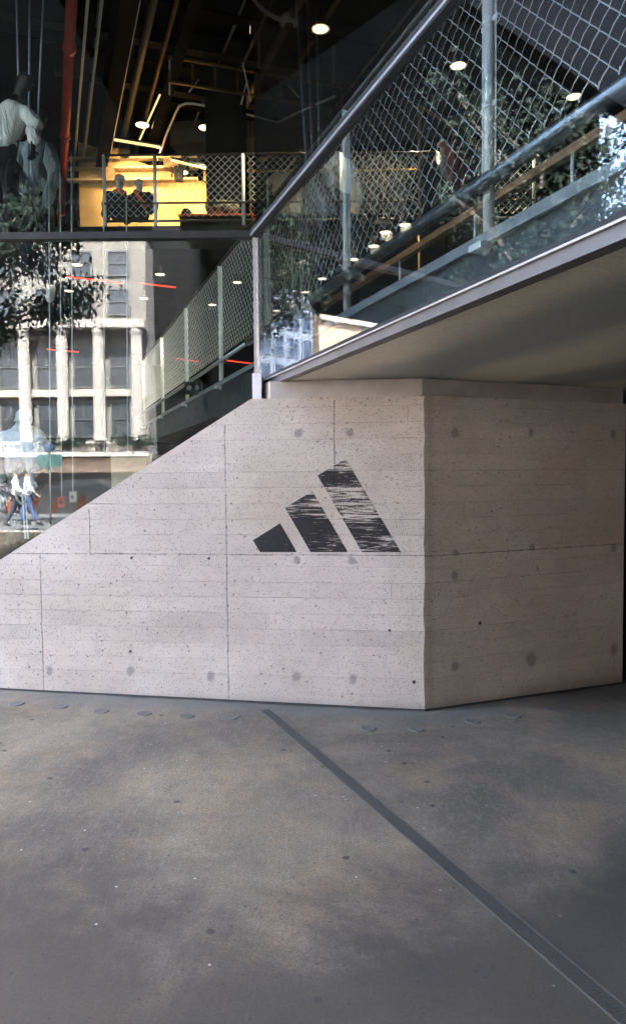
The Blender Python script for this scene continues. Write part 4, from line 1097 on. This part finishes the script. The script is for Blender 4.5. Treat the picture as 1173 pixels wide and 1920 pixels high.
for dx in (0, 5): MB().bar(L_(42 + dx, 918, -.14), L_(48 + dx, 1010, -.1), .012, .01, (0, 1, 0)).build('side_stripe', M_white, e)
fig_pole = hity(2, 1000, 6.2)
# pedestrians on the far side, mirrored
for px, lab, top, bot, st in ((32, 'pedestrian in a white top and dark trousers mid-stride, mirrored low in the left glass', C_white, C_navy, .25), (54, 'pedestrian in blue jeans mid-stride, mirrored low in the left glass beside the other', C_pale, C_jean, -.22)):
    q = mirror(px, 985, 15.5)
    e = empty('person', lab, 'person', (q.x, q.y, GZ(q.x)), rz=1.3)
    figure(e, stand(1.72, knl=(-.10, -.18 * st * 4, .50), anl=(-.11, -.30 * st * 3, .12), tol=(-.12, -.30 * st * 3 - .14, .07), knr=(.10, .10 * st * 4, .49), anr=(.11, .42 * st * 3, .13), tor=(.12, .42 * st * 3 - .12, .05), elr=(.24, -.06, 1.16), wrr=(.22, -.24, 1.0), wrl=(-.25, .14, .93)),
           dict(skin=C_skin, top=top, bottom=bot, shoe=M_black), hair=C_hair)

# ------------------------------------------------------------------ shop things
# hanging power cords on the left
hc = [(95, 640, 970, None, 'thin white cord hanging left of the red socket box'), (116, 640, 932, 'red', 'white cord ending in a small red socket box'),
      (137, 615, 922, 'beige', 'white cord ending in a small beige socket box'), (197, 620, 850, None, 'thin white cord left of the plywood box'), (240, 700, 845, None, 'thin white cord over the plywood box')]
for px, y0, y1, bx, lab in hc:
    a, b = hity(px - 3, y0 - 330, 7.6), hity(px, y1, 7.6)
    e = empty('power_drop', lab, 'cord', b)
    MB().tube([(0, 0, 0), a - b], .006, 6).build('cord', M_white, e, smooth=True)
    if bx:
        MB().box((0, 0, -.055), (.062, .05, .11)).build('socket_box', M_red if bx == 'red' else C_cream, e)
        MB().lathe([(0, .004), (.018, .004), (.02, -.01)], (0, -.026, -.055), 14, Matrix.Rotation(math.pi / 2, 4, 'X')).build('socket', M_black, e)
# plywood box and cabinet behind the sloping wall
p = hity(285, 850, 6.1); p2 = hity(209, 905, 6.1)
e = empty('plywood_box', 'tall plywood box standing behind the sloping wall top', 'box', ((p.x + p2.x) / 2, 6.5, .13))
hB = hity(240, 851, 6.1).z
MB().box((0, 0, (hB - .13) / 2), (p.x - p2.x, .8, hB - .13)).build('carcass', M_wood, e); MB().box((.0, -.41, (hB - .13) * .5), (p.x - p2.x - .08, .012, hB - .25)).build('front_panel', M_wood, e)
p = hity(470, 660, 9.5)
e = empty('speaker_pair', 'dark panel with two round pale speakers under the guard', 'speaker', hitz(363, 728, FZ - .1))
q0 = Vector(e.location)
# shelf racks on the raised floor and mezzanine, right side
def garment(parent, c, mat, w_=.46, h_=.66, rz=0, name='shirt', sleeves=True):
    o = [(-.10, 0), (-.22, -.05), (-.38, -.26), (-.29, -.33), (-.21, -.24), (-.22, -1.0), (.22, -1.0), (.21, -.24), (.29, -.33), (.38, -.26), (.22, -.05), (.10, 0), (0, -.05)]
    if not sleeves: o = [(-.10, 0), (-.22, -.06), (-.23, -1.0), (.23, -1.0), (.22, -.06), (.10, 0), (0, -.05)]
    M = Matrix.Rotation(rz, 4, 'Z'); n = len(o)
    me = MB(); me.prism([Vector(c) + M @ Vector((a_ * w_ * 2.0, -.035, b_ * h_)) for a_, b_ in o], M @ Vector((0, .07, 0)))
    ob = me.build(name, mat, parent)
    sb_ = ob.modifiers.new('b', 'BEVEL'); sb_.width = .02; sb_.segments = 2
    return ob
def rack(loc, L, n, label, mats, rz=0, h=1.5):
    e = empty('clothes_rack', label, 'rack', loc, rz=rz)
    M_r = M_rack
    MB().tube([(-L / 2, 0, h), (L / 2, 0, h)], .018, 8).build('rail', M_r, e)
    for s_ in (-1, 1):
        MB().tube([(s_ * L / 2, 0, 0), (s_ * L / 2, 0, h + .25)], .018, 8).build('post', M_r, e); MB().bar((s_ * L / 2, -.25, .02), (s_ * L / 2, .25, .02), .05, .03).build('foot', M_r, e)
    return e
M_rack = plain('brass_rack_tube', (.45, .28, .08), .35, .8)
rn = random.Random(5)
def hang(loc, mat, label, rz=0, h_=.66, sleeves=True, name='shirt'):
    e = empty('hanging_' + name, label, name, loc, rz=rz)
    MB().tube([(-.2, 0, -.05), (0, 0, .03), (.2, 0, -.05)], .006, 5).build('hanger', M_rack, e)
    garment(e, (0, 0, .02), mat, h_=h_, name=name, sleeves=sleeves); return e
ry = 14.4
for (px, wdt, lab) in ((575, 2.2, 'brass clothes rack behind the mesh, left of the middle post'), (700, 2.4, 'brass clothes rack behind the mesh, right of the middle post')):
    p = hity(px, 420, ry); rack((p.x, ry, MZ), wdt, 0, lab, None, h=1.55)
for px, mat, lab in ((530, C_cream, 'cream shirt on the rack nearest the glass corner'), (560, C_cream, 'second cream shirt from the glass corner, with blue beside it'), (585, C_navy, 'navy shirt left of the middle fence post'),
                     (612, C_jean, 'blue shirt left of the middle fence post'), (662, C_cream, 'cream shirt just right of the middle fence post'), (690, C_black, 'black shirt right of the middle fence post'), (742, C_navy, 'navy shirt at the right end of the brass rack')):
    p = hity(px, 400, ry); hang((p.x, ry, MZ + 1.5), mat, lab, rn.uniform(-.5, .5), .8)
for i, (px, py) in enumerate(((716, 418), (720, 448))):
    p = hity(px, py, 14); e = tag(MB().lathe([(0, .09), (.10, .075), (.13, .02), (.19, .0), (.20, -.008), (.12, -.006), (0, -.005)], p, 20).build('sun_hat', C_cream, smooth=True), ('upper' if i == 0 else 'lower') + ' cream hat on the stand behind the mesh', 'hat')
    e['group'] = 'cream hats on a stand'
p = hity(718, 448, 14); e = empty('hat_stand', 'thin stand carrying two cream hats', 'stand', (p.x, 14, MZ)); MB().tube([(0, 0, 0), (0, 0, 1.3)], .012, 6).build('pole', M_rack, e); MB().box((0, 0, .01), (.35, .35, .02)).build('base', M_rack, e)
# garments on the right
ry = 11.0
for px, py, mat, lab, nm, hh in ((862, 240, C_red, 'dark red coat hanging behind the mesh left of the thick post', 'coat', 1.25), (836, 272, C_white, 'white shirt hanging beside the dark red coat', 'shirt', .5), (806, 300, C_navy, 'navy coat hanging left of the white shirt', 'coat', 1.1), (880, 262, C_red, 'second dark red coat overlapping the first, nearer the thick post', 'coat', 1.2)):
    p = hity(px, py, ry + rn.uniform(-.2, .2)); hang(p, mat, lab, rn.uniform(.6, 1.1), hh, True, nm)
p = hity(845, 240, ry); e = empty('clothes_rack', 'tall brass clothes rack carrying the red coats', 'rack', (p.x, ry, FZ), rz=.8)
MB().tube([(-.8, 0, p.z - FZ + .04), (.8, 0, p.z - FZ + .04)], .018, 8).build('rail', M_rack, e)
for s_ in (-.8, .8): MB().tube([(s_, 0, 0), (s_, 0, p.z - FZ + .04)], .018, 8).build('post', M_rack, e)
# mezzanine side: bag, small plant-like bust, orange board
p = hity(417, 412, MY + .7)
e = empty('duffel_bag', 'mottled camouflage duffel bag on the mezzanine counter', 'bag', (p.x, p.y, MZ + .38))
g = G('camouflage_cloth'); x, y, z = g.geo(); q = g.noise(g.vec(x, y, z), 11, 2)
g.base(g.mix(g.ss(q, .48, .52), (.03, .035, .03), (.22, .19, .12))); g.rough(.8)
MB().tube([(-.30, 0, .14), (-.27, 0, .15), (0, 0, .16), (.27, 0, .15), (.30, 0, .14)], [.08, .14, .16, .14, .08], 14).build('bag_body', g.mat, e, smooth=True)
MB().tube([(-.14, -.12, .22), (-.10, -.1, .36), (.10, -.1, .36), (.14, -.12, .22)], .012, 6).build('bag_handle', C_black, e, smooth=True)
q = hity(385, 430, MY + .7); e = empty('display_counter', 'low counter with an orange top edge on the mezzanine', 'counter', (p.x, MY + .75, MZ))
MB().box((-.1, 0, .17), (1.3, .5, .34)).build('carcass', M_dark, e); MB().box((-.1, 0, .36), (1.36, .54, .03)).build('top', C_or, e)
p = hity(350, 428, MY + .6); e = empty('display_bust', 'small pale bust with a black cap on the mezzanine edge', 'mannequin', (p.x, p.y, MZ))
MB().lathe([(.10, 0), (.09, .1), (.045, .2), (.05, .26), (.085, .32), (.09, .40), (.05, .47), (0, .48)], n=18).build('bust', M_manq, e, smooth=True); MB().lathe([(.095, .37), (.10, .42), (.06, .50), (0, .51)], n=18).build('cap', M_black, e, smooth=True)
# two pale round speakers under the guard
e0 = hity(363, 728, 9.6)
for o in [o for o in scene.objects if o.name.startswith('speaker_pair')]:
    o.location = e0
    MB().box((0, 0, 0), (.22, .1, .16)).build('panel', M_black, o)
    for s_ in (-1, 1): MB().lathe([(0, .0), (.032, .0), (.036, -.02), (.0, -.02)], (s_ * .05, -.06, 0), 22, Matrix.Rotation(math.pi / 2, 4, 'X')).build('cone', M_kerbp, o)
# crooked golden pipes high behind the glass corner
for k, (a, b, c_, d_) in enumerate(((448, 284, 530, 252), (490, 300, 570, 262), (560, 300, 640, 318))):
    p, q = hity(a, b, 18), hity(c_, d_, 18)
    t = run('brass_pipe', ('upper', 'middle', 'lower')[k] + ' brass pipe above the far end of the mezzanine guard', 'pipe', [p, q], .04, M_rack); t['group'] = 'brass pipes over the mezzanine'

# ------------------------------------------------------------------ more ceiling clutter
rc = random.Random(21)
M_pgrey = plain('grey_pipe_paint', (.16, .165, .17), .5, .2, .2, 4); M_brassy = plain('tarnished_brass', (.26, .17, .06), .45, .6, .2, 5)
pos = ('over the left of the warm-lit wall', 'over the middle of the warm-lit wall', 'beside the dark column', 'left of the dome camera', 'above the dome camera', 'over the glass corner', 'right of the largest lamp', 'far back over the mesh')
for i, px in enumerate((175, 262, 300, 410, 455, 500, 560, 690)):
    a, b = para(px, 120, 9.55 - .1 * (i % 3), 9, 7)
    t = run('ceiling_pipe', ('slim grey', 'thick grey', 'brass', 'slim grey')[i % 4] + ' pipe under the ceiling ' + pos[i], 'pipe', [a, b], (.03, .07, .04, .025)[i % 4], M_brassy if i % 4 == 2 else M_pgrey)
    t['group'] = 'pipes running under the ceiling'
pd2 = gn.normalized()
for i, (px, py) in enumerate(((430, 35), (400, 105), (450, 150), (560, 215), (620, 245))):
    p = hitz(px, py, 9.45); a, b = p - pd2 * 4.5, p + pd2 * 5.0
    e = empty('cross_beam', ('first', 'second', 'third', 'fourth', 'fifth')[i] + ' dark cross beam under the ceiling counting back from the camera', 'beam'); e['group'] = 'cross beams under the ceiling'
    MB().bar(a, b, .22, .03).build('flange', M_dark if i % 2 else M_dark2, e); MB().bar(a + Vector((0, 0, .17)), b + Vector((0, 0, .17)), .03, .30).build('web', M_black, e)
# bracing and a hoist frame left of the lit wall
for i, (a, b, c_, d_) in enumerate(((318, 112, 318, 178), (372, 150, 355, 172), (455, 118, 470, 190), (463, 150, 452, 196), (540, 160, 560, 182))):
    p, q = hitz(a, b, 9.1), hitz(c_, d_, 8.7)
    t = run('hanger_rod', ('first', 'second', 'third', 'fourth', 'fifth')[i] + ' thin hanger rod by the cable tray, from the left', 'rod', [p, q], .014, M_galv); t['group'] = 'hanger rods by the cable tray'

# stock boxes and a frame against the warm-lit wall
M_card = plain('kraft_cardboard', (.30, .19, .09), .8, 0, .15, 9)
for i, (px, py, w_, h_, mt) in enumerate(((212, 300, .30, .22, M_card), (236, 298, .20, .28, M_dark), (322, 316, .34, .20, M_card), (348, 316, .16, .26, M_dark), (205, 340, .26, .30, M_card), (310, 339, .30, .16, M_card), (336, 339, .20, .30, M_dark), (392, 341, .24, .20, M_card))):
    p = hity(px, py, wy - .12)
    e = empty('storage_box', ('wide tan', 'tall dark', 'wide tan', 'narrow dark', 'square tan', 'flat tan', 'tall dark', 'small tan')[i] + ' box on the ' + ('upper ledge at the left', 'upper ledge near the left end', 'middle ledge', 'middle ledge beside a tan box', 'lower ledge at the far left', 'lower ledge in the middle', 'lower ledge beside the flat box', 'lower ledge at the right end')[i] + ' of the yellow wall', 'box', p, 'boxes on the ledges of the yellow wall')
    MB().box((0, 0, h_ / 2), (w_, .14, h_)).build('carton', mt, e); MB().box((0, 0, h_ + .008), (w_ + .015, .15, .016)).build('lid', mt, e)
p = hity(377, 432, 15.5)
e = empty('brass_stand', 'slim brass upright stand standing before the yellow wall', 'stand', (p.x, 15.5, MZ))
for dx in (-.12, .12): MB().tube([(dx, 0, 0), (dx, 0, 1.05)], .018, 8).build('upright', M_rack, e, smooth=True)
for zz_ in (.2, 1.03): MB().bar((-.12, 0, zz_), (.12, 0, zz_), .03, .03).build('crossbar', M_rack, e)
